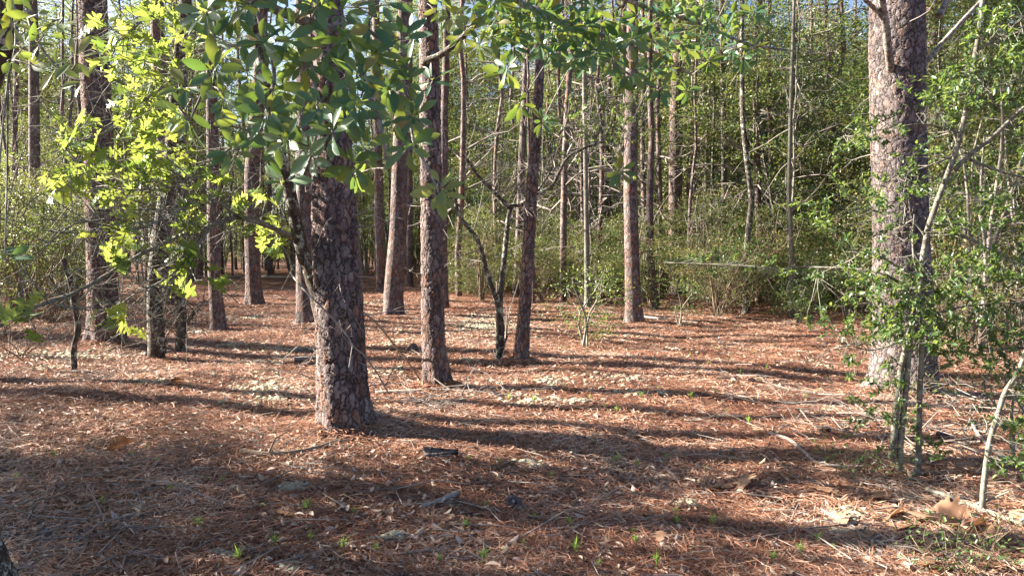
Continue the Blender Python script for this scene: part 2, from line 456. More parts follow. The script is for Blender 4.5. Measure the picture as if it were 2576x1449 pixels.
# ------------------------------------------------------------------ forest floor
def axis(lim, fine, step, n_out):
    core = np.arange(-fine, fine + 1e-6, step)
    outw = fine + (lim - fine) * (np.linspace(0, 1, n_out + 1)[1:]) ** 2.2
    return np.concatenate([-outw[::-1], core, outw])
gx = axis(400, 14, .09, 26); gy = axis(400, 14, .09, 26) + 12
X, Y = np.meshgrid(gx, gy)
Z = gz(X, Y) + .010 * rng.standard_normal(X.shape) * (np.abs(X) < 14) * (np.abs(Y - 12) < 14)
mb = MB(); nx, ny = len(gx), len(gy)
i = (np.arange(ny - 1)[:, None] * nx + np.arange(nx - 1)[None]).ravel()
mb.add(np.stack([X, Y, Z], -1).reshape(-1, 3), [np.stack([i, i + 1, i + nx + 1, i + nx], 1)], 0.5)
go = mb.build('ground', M['ground']); tag(go, kind='structure')

def scatter_floor(n, dmin=2.6, dmax=26, power=1.35, wide=1.25):
    """points over the floor in the wedge of ground in front of the viewer (and beyond its edges), thinning with distance"""
    u = rng.random(n)
    e = 2 - power
    d = (dmin ** e + u * (dmax ** e - dmin ** e)) ** (1 / e)
    x = (rng.random(n) * 2 - 1) * (.70 * d * wide + .8)
    return x, d

# small dead leaves lying about, more of them in the near left
N = 80000
x, d = scatter_floor(N, 2.7, 22, 1.25)
keep = rng.random(N) < np.clip(.45 - .16 * x / np.maximum(d, 1) * 2 + .25 * (d < 5.5) + .3 * ((d > 8) & (d < 19)) + .35 * np.sin(1.7 * x + 2.3 * d) * np.sin(.9 * x - 1.2 * d), .12, 1)
x, d = x[keep], d[keep]; n = len(x)
p = np.stack([x, d, gz(x, d) + rng.uniform(.008, .028, n)], 1)
a = rng.random(n) * 2 * math.pi
Xd = np.stack([np.cos(a), np.sin(a), rng.normal(0, .18, n)], 1)
Zd = nrm(np.stack([rng.normal(0, .35, n), rng.normal(0, .35, n), np.ones(n)], 1)) * np.where(rng.random(n) < .4, -1, 1)[:, None]
mb = MB()
h = n // 2
leaves(mb, T_ell(.55, .16, .2), p[:h], Xd[:h], Zd[:h], rng.uniform(.018, .048, h))
leaves(mb, T_long(.38, .12, .25), p[h:], Xd[h:], Zd[h:], rng.uniform(.03, .085, n - h))
o = mb.build('leaf_litter', M['litter_leaf']); tag(o, 'scattered small tan and grey dead leaves lying on the pine needles', 'leaf litter', kind='stuff')

# dark flakes of shed bark and rotten bits
N = 16000
x, d = scatter_floor(N, 2.7, 24, 1.3)
a = rng.random(N) * 2 * math.pi
mb = MB()
leaves(mb, T_ell(.6, .08, .05), np.stack([x, d, gz(x, d) + rng.uniform(.006, .026, N)], 1), np.stack([np.cos(a), np.sin(a), rng.normal(0, .2, N)], 1), nrm(np.stack([rng.normal(0, .35, N), rng.normal(0, .35, N), np.ones(N)], 1)), rng.uniform(.015, .05, N))
o = mb.build('bark_flakes', M['twig_dark'], smooth=False); tag(o, 'dark flakes of shed bark scattered through the needle litter', 'bark litter', kind='stuff')

# fine broken twigs on the floor
N = 7000
x, d = scatter_floor(N, 2.7, 24, 1.2)
a = rng.random(N) * 2 * math.pi; L = rng.uniform(.06, .30, N)
A = np.stack([x, d, gz(x, d) + rng.uniform(.006, .03, N)], 1)
B = A + np.stack([np.cos(a), np.sin(a), rng.normal(0.02, .1, N)], 1) * L[:, None]
B[:, 2] = np.maximum(B[:, 2], gz(B[:, 0], B[:, 1]) + .005)
a2 = a + rng.normal(0, .6, N)
C2 = B + np.stack([np.cos(a2), np.sin(a2), rng.normal(0, .12, N)], 1) * (L * .7)[:, None]
C2[:, 2] = np.maximum(C2[:, 2], gz(C2[:, 0], C2[:, 1]) + .004)
mb = MB(); r = rng.uniform(.0018, .0048, N); rr = rng.random(N)
sticks(mb, A, B, r, r * .8, 4, rr); sticks(mb, B, C2, r * .8, r * .4, 4, rr)
o = mb.build('fallen_twigs', M['twig_grey']); tag(o, 'thin grey broken twigs strewn over the needle litter', 'twig litter', kind='stuff')

# ------------------------------------------------------------------ trunks
def loft(mb, C, Rd, seg, rough=.03, flare=.25, fz=.20):
    n = len(C); th = np.linspace(0, 2 * math.pi, seg, endpoint=False)
    z = C[:, 2] - C[0, 2]
    f = np.zeros((n, seg))
    for k in range(2, 8):
        f += rng.normal(0, 1) * np.cos(k * th[None] + rng.random() * 6.28 + z[:, None] * rng.normal(0, 1.6)) / k
    lob = .6 + .4 * np.cos(4 * th + rng.random() * 6) + .25 * np.cos(7 * th + rng.random() * 6)
    f = 1 + rough * f + flare * np.exp(-z / fz)[:, None] * lob[None]
    rr = Rd[:, None] * f
    V = np.stack([C[:, None, 0] + rr * np.cos(th), C[:, None, 1] + rr * np.sin(th), np.broadcast_to(C[:, 2:3], (n, seg))], -1).reshape(-1, 3)
    k = np.arange(seg); k2 = (k + 1) % seg
    q = np.stack([k, k2, k2 + seg, k + seg], 1)
    F = (np.arange(n - 1)[:, None, None] * seg + q[None]).reshape(-1, 4)
    mb.add(V, [F], rng.random())

def smooth1(a, k):
    if k < 2: return a
    pad = np.concatenate([np.repeat(a[:1], k, 0), a, np.repeat(a[-1:], k, 0)])
    ker = np.ones(2 * k + 1) / (2 * k + 1)
    if a.ndim == 1: return np.convolve(pad, ker, 'valid')
    return np.stack([np.convolve(pad[:, j], ker, 'valid') for j in range(a.shape[1])], 1)

def pine_crown_mesh(name, H, R0, ntuft, seed, nn=15, L=.24, wd=.016, start=0.0, nlimb=26):
    """a pine's crown: limbs and needle tufts, local z from 0 (lowest limb) to H; mesh 0 needles, 1 limbs"""
    g = np.random.default_rng(seed)
    mbn, mbl = MB(), MB()
    T = []
    per = max(3, ntuft // nlimb)
    for i in range(nlimb):
        z = H * (start + (1 - start) * (i + g.random()) / nlimb); q = z / H
        az = i * 2.4 + g.normal(0, .4); ln = R0 * (1.05 - q * .85) * g.uniform(.55, 1.15) + .25
        dirh = np.array([math.cos(az), math.sin(az), 0])
        up = g.uniform(.05, .45) + .5 * q
        pts = [np.array([0, 0, z])]
        for s in (.4, .75, 1.0):
            pts.append(np.array([0, 0, z]) + dirh * ln * s + np.array([g.normal(0, .08), g.normal(0, .08), ln * s * up * (1 - .4 * s)]))
        sticks(mbl, pts[:-1], pts[1:], [.028, .02, .013], [.02, .013, .006], 4)
        for j in range(per):
            s = g.uniform(.35, 1.02); b0 = pts[1] * (1 - s) + pts[3] * s if s > .4 else pts[0] * (1 - s) + pts[3] * s
            t = b0 + g.normal(0, .16 + .10 * ln, 3) * np.array([1, 1, .7]) + np.array([0, 0, .08])
            T.append(t)
            if g.random() < .6: sticks(mbl, [b0], [t], .007, .004, 3)
    T = np.array(T); n = len(T)
    Dm = np.repeat(nrm(T * np.array([1, 1, .25]) * .6 + np.array([0, 0, .25]) + 1e-3 * g.normal(0, 1, T.shape)), nn, 0)
    Dd = nrm(Dm * .75 + g.standard_normal((n * nn, 3)) * .6)
    Pp = np.repeat(T, nn, 0) + Dm * g.uniform(-.07, .12, (n * nn, 1))
    needles(mbn, Pp, Dd, g.uniform(.6, 1.1, n * nn) * L, wd, np.clip(np.repeat(g.random(n), nn) * .7 + g.random(n * nn) * .3, 0, 1))
    return mbn.mesh(name + '_needles', M['pine_needle'], False), mbl.mesh(name + '_limbs', M['twig_dark'])

CROWNS = [pine_crown_mesh('pine_crown', h, r, nt_, 100 + i) for i, (h, r, nt_) in enumerate([(6, 2.2, 330), (5, 1.8, 270), (7, 2.4, 360), (4.5, 2.0, 260)])]

def attach_crown(root, k, loc, s=1.0, rz=0.0):
    nm, lm = CROWNS[k % len(CROWNS)]
    o = bpy.data.objects.new('crown', nm); COL.objects.link(o); o.parent = root
    o.location = loc; o.rotation_euler = (0, 0, rz); o.scale = (s, s, s)
    o2 = bpy.data.objects.new('limbs', lm); COL.objects.link(o2); o2.parent = root
    o2.location = loc; o2.rotation_euler = (0, 0, rz); o2.scale = (s, s, s)

def dead_twigs(root, base, C, Rd, n, zr=(.3, 4), ln=(.2, .7), mat_='twig_grey', r0=.006):
    """short dead side branches on a trunk: each a part"""
    for _ in range(n):
        mb = MB()
        z = rng.uniform(*zr); i = int(np.argmin(np.abs(C[:, 2] - z))); az = rng.random() * 6.283
        dh = np.array([math.cos(az), math.sin(az), 0]); L = rng.uniform(*ln)
        p0 = C[i] + dh * Rd[i] * .9
        droop = rng.normal(-.1, .35)
        pts = [p0]
        v = dh + np.array([0, 0, droop])
        for s in range(4):
            v = v + rng.normal(0, .28, 3); pts.append(pts[-1] + v / np.linalg.norm(v) * L / 4)
        pts = np.array(pts)
        r = r0 * rng.uniform(.6, 1.3)
        sticks(mb, pts[:-1], pts[1:], np.linspace(r, r * .5, 4), np.linspace(r * .85, r * .3, 4), 4, rng.random())
        for s in range(rng.integers(1, 5)):
            k = rng.integers(1, 5); v2 = nrm(v + rng.normal(0, .9, 3)); l2 = L * rng.uniform(.15, .5)
            m_ = pts[k] + v2 * l2 * .5; e = m_ + nrm(v2 + rng.normal(0, .4, 3)) * l2 * .5
            sticks(mb, [pts[k], m_], [m_, e], [r * .5, r * .4], [r * .4, r * .2], 3, rng.random())
        mb.build('dead_branch', M[mat_], root)

TRUNKS = []
def pine(spec, label, H=16, near=False, crown=0, bark=None, twigs=0, group='pine trees of the open stand', name='pine_tree', flare=.36, cat='pine tree', cz=.62, d=None, zr=None):
    """spec: (px, py, width px) from the base upward, as measured; built at the depth of its base"""
    b = G(spec[0][0], spec[0][1]); d = b[1]
    # the base point is the near foot of the trunk: move the axis back by its radius
    r0 = spec[0][2] / 2 * d / FPX
    d += r0 * .8; base = np.array([P(spec[0][0], spec[0][1], d)[0], d, 0.0]); base[2] = float(gz(base[0], base[1])) - .03
    C, Rr = [base], [r0]
    for px, py, wv in spec[1:]:
        q = P(px, py, d); C.append(q); Rr.append(wv / 2 * d / FPX)
    C = np.array(C); Rr = np.array(Rr)
    zt = C[-1, 2]
    dirn = (C[-1] - C[max(0, len(C) - 3)]); dirn = dirn / dirn[2]
    dirn = np.clip(dirn, -.05, .05)
    dirn[2] = 1
    if H > zt:
        C = np.vstack([C, C[-1] + dirn * (H - zt) * .5, C[-1] + dirn * (H - zt)])
        Rr = np.concatenate([Rr, [Rr[-1] * .62, .03]])
    step = .012 if near else .05
    zz = np.concatenate([np.arange(base[2], zt + .4, step), np.arange(zt + .4, H, .35), [H]]) if H > zt + .4 else np.arange(base[2], zt, step)
    Cx = np.stack([np.interp(zz, C[:, 2], C[:, k]) for k in range(3)], 1); Rx = np.interp(zz, C[:, 2], Rr)
    k = 14 if near else 5
    vis = zz <= zt + .4
    Cx[vis, :2] = smooth1(Cx[vis, :2], k); Rx[vis] = smooth1(Rx[vis], k)
    root = empty(name, tuple(base), label, cat, group)
    mb = MB(); seg = int(np.clip(r0 * 6.28 / .012, 24, 150)) if near else int(np.clip(r0 * 6.28 / .045, 16, 40))
    loft(mb, Cx - base, Rx, seg, .035, flare)
    mb.build('trunk', M[bark or ('bark_near' if near else 'bark')], root)
    if crown is not None and H > 6:
        zc = H * cz
        i = int(np.argmin(np.abs(zz - zc)))
        kH = (6, 5, 7, 4.5)[crown % 4]
        attach_crown(root, crown, tuple(Cx[i] - base), (H - zc) / kH * 1.04, rng.random() * 6)
    if twigs:
        dead_twigs(root, base, Cx - base, Rx, twigs, zr or (.3, min(zt - base[2], 6)))
    TRUNKS.append((base, r0))
    return root, Cx, Rx

pine([(872, 1086, 130), (862, 1000, 126), (855, 860, 120), (850, 720, 117), (841, 507, 106), (838, 390, 98), (828, 200, 90), (816, 0, 84)],
     'thick pine with rust and grey plated bark behind the hanging magnolia leaves', 15, True, 0, twigs=26)
pine([(2270, 985, 150), (2272, 863, 138), (2264, 543, 123), (2257, 284, 124), (2256, 100, 126), (2256, 0, 122)],
     'stoutest pine of pale scaly bark behind the spindly holly sapling', 17, True, 2, twigs=10, flare=.34, bark='bark_pale')
pine([(1101, 975, 68), (1096, 920, 60), (1089, 856, 56), (1087, 543, 55), (1083, 356, 52), (1081, 178, 49), (1076, 0, 44)],
     'dark slim pine standing just behind the lowest lit magnolia sprig', 14, True, 1, twigs=14)
pine([(268, 875, 86), (261, 756, 74), (252, 614, 66), (249, 356, 65), (239, 178, 65), (233, 0, 62)],
     'large dark pine behind the lobed oak leaves with furrowed red base', 17, True, 3, twigs=16)
pine([(991, 795, 52), (990, 730, 49), (1002, 579, 44), (1006, 427, 40), (1012, 200, 33), (1016, 0, 27)],
     'pine with its whole left flank brightly sunlit from the ground up', 16, False, 0, twigs=6)
pine([(775, 815, 56), (771, 700, 50), (767, 500, 46), (764, 250, 40), (760, 0, 34)],
     'sunlit pine almost hidden behind the thick plated pine', 16, False, 1, twigs=5)
pine([(640, 765, 41), (633, 600, 35), (634, 427, 36), (650, 250, 31), (662, 0, 25)],
     'reddish pine left of the leaning dark oak with the log behind it', 16, False, 2, twigs=8)
pine([(551, 832, 40), (541, 721, 31), (538, 579, 31), (535, 400, 28), (532, 178, 25), (528, 0, 22)],
     'slender grey pine right of the two mossy oak stems', 14, False, 3, twigs=8, bark='bark')
pine([(426, 771, 28), (418, 600, 28), (408, 300, 34), (397, 100, 34), (394, 0, 32)],
     'pine trunk glimpsed between the two mossy oak stems', 17, False, 0, twigs=4)
pine([(959, 736, 24), (954, 514, 22), (949, 300, 21), (945, 0, 18)],
     'dark narrow pine left of the sunlit pine', 15, False, 1, twigs=4)
pine([(1031, 722, 18), (1030, 560, 17), (1030, 300, 15), (1032, 0, 13)],
     'thin dark pine just right of and beyond the sunlit pine', 15, False, 2)
pine([(1117, 777, 24), (1114, 600, 21), (1118, 300, 19), (1126, 0, 16)],
     'pine of which only a reddish edge shows behind the dark slim pine', 15, False, 3)
pine([(1310, 908, 35), (1318, 800, 31), (1324, 721, 29), (1334, 525, 30), (1350, 320, 25), (1357, 170, 23), (1359, 0, 19)],
     'thin leaning pine crossed by the lichened oak limb', 10, True, 1, twigs=8, cz=.7)
pine([(1299, 745, 22), (1305, 600, 18), (1313, 400, 18), (1326, 110, 16), (1330, 0, 15)],
     'pale thin pine close behind the thin leaning pine', 14, False, 2, bark='bark_grey')
pine([(1597, 811, 47), (1592, 740, 40), (1590, 650, 36), (1586, 490, 35), (1588, 350, 34), (1590, 213, 32), (1592, 0, 27)],
     'straight pine with stub branch at the edge of the thicket', 16, False, 3, twigs=7)
pine([(1651, 779, 19), (1638, 668, 17), (1634, 508, 17), (1640, 350, 15), (1634, 200, 14), (1636, 0, 12)],
     'bent thin pine right of the straight pine', 12, False, 0, twigs=4)
pine([(1657, 722, 18), (1656, 500, 17), (1654, 250, 15), (1654, 0, 13)],
     'thin reddish pine behind the bent thin pine', 14, False, 1)
pine([(1702, 742, 36), (1698, 614, 33), (1700, 320, 33), (1703, 195, 30), (1712, 0, 26)],
     'tall pine with pale upper trunk beside a gap of blue sky', 17, False, 2, twigs=4)
pine([(2338, 800, 48), (2344, 500, 46), (2345, 200, 45), (2346, 0, 43)],
     'pine trunk hidden close behind the stoutest pine', 17, False, 3)
pine([(88, 735, 26), (88, 500, 26), (86, 330, 25), (85, 100, 22), (82, 0, 20)],
     'dark pine standing in the leafy scrub at the left border', 15, False, 0, bark='bark_grey', twigs=4)
pine([(1875, 790, 16), (1880, 600, 14), (1892, 500, 13), (1880, 420, 12), (1868, 300, 12), (1866, 100, 11), (1868, 0, 10)],
     'crooked thin lichened trunk amid the thicket', 11, False, None, bark='lichen_bark', name='thicket_tree', cat='tree', group='thin trunks in the thicket')
pine([(1990, 800, 13), (1992, 650, 12), (1984, 480, 11), (1988, 300, 10), (1998, 0, 8)],
     'thin pale trunk left of the stoutest pine in the thicket', 10, False, None, bark='smooth_bark', name='thicket_tree', cat='tree', group='thin trunks in the thicket')
pine([(1818, 745, 14), (1822, 500, 13), (1820, 250, 13), (1815, 0, 12)],
     'dark narrow trunk rising right of the sky gap', 13, False, 1, bark='bark_grey')
pine([(1478, 775, 15), (1476, 600, 13), (1473, 400, 12), (1470, 200, 11), (1472, 0, 10)],
     'slim grey trunk between the thin leaning pine and the straight pine', 12, False, None, bark='smooth_bark', name='thicket_tree', cat='tree', group='thin trunks in the thicket')
print('trunks done')

# loose pine needles: bent two-piece slivers lying on the floor
N = 400000
x, d = scatter_floor(N, 2.7, 30, 1.5)
L = rng.uniform(.08, .17, N); wd = .0013 + .00040 * d
a = rng.random(N) * math.pi * 2
D1 = np.stack([np.cos(a), np.sin(a), rng.normal(.05, .16, N)], 1)
a2 = a + rng.normal(0, .45, N)
D2 = np.stack([np.cos(a2), np.sin(a2), rng.normal(-.05, .2, N)], 1)
p0 = np.stack([x, d, gz(x, d) + rng.uniform(.002, .03, N)], 1)
p1 = p0 + D1 * (L * .5)[:, None]; p2 = p1 + D2 * (L * .5)[:, None]
# more of them heaped against the feet of the nearer trunks
m0 = 0
for (tb, tr) in TRUNKS:
    if tb[1] > 14: continue
    k_ = 1500; sl = slice(m0, m0 + k_); m0 += k_
    aa = rng.random(k_) * 6.283; rr_ = tr * (1.0 + np.abs(rng.normal(0, .45, k_))) + .02
    p0[sl, 0] = tb[0] + rr_ * np.cos(aa); p0[sl, 1] = tb[1] + rr_ * np.sin(aa)
    p0[sl, 2] = gz(p0[sl, 0], p0[sl, 1]) + .085 * np.exp(-(rr_ - tr) / .09) * rng.uniform(.2, 1.1, k_) + .004
p1 = p0 + D1 * (L * .5)[:, None]; p2 = p1 + D2 * (L * .5)[:, None]
for q in (p1, p2): q[:, 2] = np.maximum(q[:, 2], gz(q[:, 0], q[:, 1]) + .002)
S = np.stack([-np.sin(a), np.cos(a), rng.normal(0, .35, N)], 1) * (wd * .5)[:, None]
V = np.stack([p0 - S, p0 + S, p1 + S, p1 - S, p2 + S * .5, p2 - S * .5], 1).reshape(-1, 3)
b = np.arange(N)[:, None] * 6
mb = MB()
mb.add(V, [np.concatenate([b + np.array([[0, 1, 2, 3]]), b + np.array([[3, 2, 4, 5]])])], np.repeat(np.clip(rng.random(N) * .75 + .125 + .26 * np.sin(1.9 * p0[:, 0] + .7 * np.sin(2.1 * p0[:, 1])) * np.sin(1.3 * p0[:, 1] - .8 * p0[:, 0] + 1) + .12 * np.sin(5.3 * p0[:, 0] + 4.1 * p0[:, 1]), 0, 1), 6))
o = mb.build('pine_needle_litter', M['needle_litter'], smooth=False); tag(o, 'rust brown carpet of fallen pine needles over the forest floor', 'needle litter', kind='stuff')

# unseen pines added left of the picture to throw long shadows across the floor
k = 0
protos = []
for h, cz, r in ((17, .5, .2), (15, .45, .17), (19, .5, .22), (12, .3, .13), (21, .55, .2), (10, .22, .09), (20, .7, .17)):
    root = empty('pine_tree', (0, -60 - 5 * k, 0), 'slender pine far back in the woods', 'pine tree', 'pines of the far woods')
    zz = np.concatenate([[0, .1, .25], np.linspace(.6, h, 14)]); c = np.stack([.12 * np.sin(zz * .5 + k) + .012 * zz * math.sin(k), .1 * np.cos(zz * .4 + 2 * k), zz], 1); c[:, :2] -= c[0, :2]
    mb = MB(); loft(mb, c, r * (1 - .8 * zz / h), 12, .04, .3); mb.build('trunk', M['bark' if k % 2 == 0 else 'bark_grey'], root)
    i = int(np.argmin(np.abs(zz - h * cz))); attach_crown(root, k, tuple(c[i]), (h - h * cz) / (6, 5, 7, 4.5)[k % 4] * 1.05, k)
    # a few bare lower limbs
    mb = MB()
    for j in range(16):
        z = rng.uniform(.15, cz + .1) * h; az = rng.random() * 6.28; ln = rng.uniform(.5, 1.6)
        p0 = np.array([np.interp(z, zz, c[:, 0]), np.interp(z, zz, c[:, 1]), z]); dv = np.array([math.cos(az), math.sin(az), rng.normal(.1, .3)])
        p1 = p0 + dv * ln * .5; p2 = p1 + nrm(dv + rng.normal(0, .3, 3)) * ln * .5
        sticks(mb, [p0, p1], [p1, p2], [.016, .011], [.011, .004], 3)
        for _ in range(3):
            q = p0 + (p2 - p0) * rng.uniform(.3, 1); sticks(mb, [q], [q + rng.normal(0, .22, 3)], .006, .002, 3)
    mb.build('dead_branch', M['twig_dark'], root)
    protos.append(root); k += 1
used_proto = [False] * len(protos)
def far_pine(x, y, j, s=1.0, label=None, group=None):
    loc = (x, y, float(gz(x, y)) - .05)
    rz = rng.random() * 6.28
    tl = (rng.normal(0, .018), rng.normal(0, .018))
    return dup(protos[j], loc, rz, s, label, group, tl)

SLOPE = 0.235 / 0.972
lit_from = [(t[0][1] + SLOPE * t[0][0], t[1]) for t in TRUNKS if t[0][1] < 20 and t[1] > .14]
for i, (y0, x0) in enumerate([(4.7, -11.5), (5.5, -7.4), (5.85, -10.5), (6.55, -14.3), (7.35, -9.2), (8.1, -16), (8.9, -12), (9.5, -10.4), (11.0, -10.8), (12.8, -13.5), (15.2, -15), (3.5, -6.5)]):
    # keep the sun on the flanks of the nearer pines: step aside where a trunk would shade another all along
    while any(abs(y0 - c_) < r_ + .34 for c_, r_ in lit_from): y0 += .05
    far_pine(x0, y0 + SLOPE * abs(x0), 6, rng.uniform(.6, 1.3), 'unseen pine added to cast a long shadow band over the floor', 'unseen pines added for shadows across the floor')  # out of view, added for the shadow bands

# pines of the far woods
n = 0
placed = []
while n < 175:
    d = 28 + 67 * rng.random() ** .72
    x = (rng.random() * 2 - 1) * (.74 * d + 2)
    px = 1288 + x / d * FPX
    if d < 36 and 550 < px < 1130: continue
    if any((x - a) ** 2 + (d - b_) ** 2 < 4.5 for a, b_ in placed): continue
    placed.append((x, d))
    far_pine(x, d, rng.integers(0, 6), rng.uniform(.75, 1.05), ('slender pine far back in the woods left of the thick plated pine' if px < 800 else 'slender pine far back in the woods beyond the thicket' if px > 1150 else 'slender pine at the far end of the open floor'),
             ('far pines to the left' if px < 800 else 'far pines beyond the thicket' if px > 1150 else 'far pines at the end of the open floor'))
    n += 1
for p_ in protos:
    for c_ in kids(p_): bpy.data.objects.remove(c_)
    bpy.data.objects.remove(p_)
print('far pines done')

# ------------------------------------------------------------------ shrubs and leafy understorey
SMALL = T_ell(.52, .10, .1)
def leafy(h, rad, nclump, per, leaf, nst, seed, lowest=.12, leafm='thicket_leaf', stemm='twig_brown', trunk=None, spread=.24):
    """a multi-stemmed leafy bush or small tree in local coordinates -> (foliage MB, stem MB)"""
    g = np.random.default_rng(seed)
    mf, ms = MB(), MB()
    stems = []
    for i in range(nst):
        az = i * 6.28 / nst + g.normal(0, .5); lean = g.uniform(.1, .55) * rad if nst > 1 else g.uniform(0, .2)
        hh = h * g.uniform(.7, 1.0)
        pts = spline([np.array([.06 * math.cos(az), .06 * math.sin(az), 0]),
                      np.array([lean * .35 * math.cos(az) + g.normal(0, .06), lean * .35 * math.sin(az) + g.normal(0, .06), hh * .4]),
                      np.array([lean * .8 * math.cos(az) + g.normal(0, .12), lean * .8 * math.sin(az) + g.normal(0, .12), hh * .75]),
                      np.array([lean * math.cos(az) + g.normal(0, .2), lean * math.sin(az) + g.normal(0, .2), hh])], 9)
        r = (trunk or .018 + .006 * h) * g.uniform(.7, 1.1)
        sticks(ms, pts[:-1], pts[1:], np.linspace(r, r * .35, 8), np.linspace(r * .92, r * .25, 8), 5)
        stems.append(pts)
    allp = np.concatenate([s[2:] for s in stems])
    nclump = int(nclump * .68); per = int(per * 1.45); spread *= .86
    C, Dn = [], []
    for i in range(nclump):
        for _ in range(20):
            v = g.normal(0, 1, 3); v /= np.linalg.norm(v); v *= g.uniform(.35, 1) ** .6
            c = np.array([v[0] * rad, v[1] * rad, h * (lowest + 1) / 2 + v[2] * h * (1 - lowest) / 2])
            if c[2] > .1: break
        b = allp[np.argmin(np.linalg.norm((allp - c) * np.array([1, 1, 1.6]) + np.array([0, 0, .25]), axis=1))]
        m_ = (b + c) / 2 + g.normal(0, .08, 3) + np.array([0, 0, .05])
        q_ = min(1.0, h / 1.5); sticks(ms, [b, m_], [m_, c], [.009 * q_, .006 * q_], [.006 * q_, .003 * q_], 3)
        C.append(c); Dn.append(nrm(c - b + 1e-3))
        for _ in range(3):
            e = c + g.normal(0, spread, 3) * np.array([1, 1, .5]); sticks(ms, [c], [e], .003, .0015, 3)
    C = np.array(C); n = nclump * per
    off = g.normal(0, 1, (n, 3)) * np.array([spread, spread, spread * .33])
    Pp = np.repeat(C, per, 0) + off
    Xd = nrm(nrm(off) * .7 + np.repeat(np.array(Dn), per, 0) * .4 + g.normal(0, .45, (n, 3)))
    Zd = nrm(np.array([0, 0, 1.0]) + g.normal(0, .55, (n, 3)))
    rr = np.clip(np.repeat(g.random(nclump), per) * .72 + g.random(n) * .28, 0, 1)
    leaves(mf, SMALL, Pp, Xd, Zd, g.uniform(.7, 1.25, n) * leaf, rr)
    return mf.mesh('foliage', M[leafm]), ms.mesh('stems', M[stemm])

KINDS = {}
def kind(key, *a, **k): KINDS[key] = leafy(*a, **k)
kind('bush0', 2.2, 1.3, 60, 62, .055, 6, 1)
kind('bush1', 3.0, 1.5, 75, 62, .055, 7, 2)
kind('bush2', 1.5, 1.1, 42, 60, .050, 5, 3, stemm='twig_grey')
kind('bush3', 3.8, 1.5, 80, 62, .055, 5, 4, stemm='twig_grey')
kind('low0', .75, .7, 22, 45, .042, 4, 5, leafm='holly_leaf')
kind('low1', 1.3, .6, 20, 40, .042, 3, 6, leafm='holly_leaf', stemm='smooth_bark')
kind('sprig', .32, .30, 16, 9, .030, 3, 12, leafm='holly_leaf', spread=.075, trunk=.004)
kind('under0', 6.5, 1.6, 110, 56, .075, 1, 7, lowest=.30, trunk=.05, stemm='smooth_bark', spread=.30)
kind('under1', 8.5, 2.0, 125, 56, .08, 2, 8, lowest=.32, trunk=.055, stemm='lichen_bark', spread=.32)
kind('under2', 5.0, 1.4, 100, 62, .07, 2, 9, lowest=.25, trunk=.04, stemm='smooth_bark', leafm='holly_leaf', spread=.28)
kind('under3', 10.5, 2.1, 130, 56, .085, 1, 10, lowest=.42, trunk=.06, stemm='oak_bark', spread=.34)
def shrub(key, x, y, s, label, group, name='shrub', cat='shrub', rz=None):
    f, st = KINDS[key]
    root = empty(name, (x, y, float(gz(x, y)) - .03), label, cat, group, rng.random() * 6.28 if rz is None else rz, s)
    for nm, me in (('foliage', f), ('stems', st)):
        o = bpy.data.objects.new(nm, me); COL.objects.link(o); o.parent = root
    return root

def at_px(px, d): return (px - 1288) / FPX * d
def band(n, pxr, dr, keys, sc_, label, group, name='shrub', cat='shrub', mind=.8):
    got = []
    tries = 0
    while len(got) < n and tries < 4000:
        tries += 1
        d = rng.uniform(*dr); px = rng.uniform(*pxr); x = at_px(px, d)
        if any((x - a) ** 2 + (d - b_) ** 2 < mind ** 2 for a, b_ in got): continue
        if any(abs(x - t[0][0]) < t[1] + .35 and abs(d - t[0][1]) < t[1] + .4 for t in TRUNKS): continue
        if any(t[0][1] < 29 and d < t[0][1] + .3 and abs(px - 1288 - t[0][0] / t[0][1] * FPX) < t[1] * FPX / t[0][1] + .32 * FPX / d for t in TRUNKS if 2.5 < t[0][0] < 6.2 and t[0][1] > 14 and t[1] > .07): continue
        got.append((x, d))
        shrub(keys[rng.integers(0, len(keys))], x, d, rng.uniform(*sc_), label, group, name, cat)
# thicket behind the centre, from the dark slim pine to the straight pine
band(26, (1150, 1570), (22.5, 30), ('bush0', 'bush1', 'bush2'), (.8, 1.15), 'dense evergreen shrub of the thicket behind the thin leaning pine', 'thicket shrubs behind the thin leaning pine')
band(32, (1560, 2230), (20, 28), ('bush0', 'bush1', 'bush3'), (.85, 1.2), 'dense evergreen shrub of the thicket between straight and stoutest pine', 'thicket shrubs between the pines')
band(9, (1760, 2200), (17.5, 20), ('bush0', 'bush2', 'bush1'), (.7, 1.0), 'leafy shrub at the front edge of the thicket', 'shrubs along the front of the thicket')
band(20, (2330, 2720), (11.5, 20), ('bush1', 'bush0', 'bush3'), (.85, 1.2), 'leafy shrub right of the stoutest pine', 'shrubs right of the stoutest pine')
band(20, (1180, 2650), (30, 44), ('bush3', 'bush1'), (1.0, 1.4), 'shrub deep inside the far thicket', 'shrubs deep in the thicket')
# left scrub
band(18, (-140, 240), (15, 26), ('bush1', 'bush0', 'bush3'), (.75, 1.1), 'pale green shrub in the scrub beyond the bare dead snag', 'scrub shrubs beyond the dead snag')
band(12, (-150, 520), (30, 46), ('bush3', 'bush1'), (.9, 1.3), 'shrub at the back of the scrub on the far left side', 'shrubs at the back of the left scrub')
band(30, (520, 1140), (43, 62), ('bush1', 'bush3', 'bush0'), (1.1, 1.8), 'low shrub at the far end of the open floor', 'shrubs at the end of the open floor')
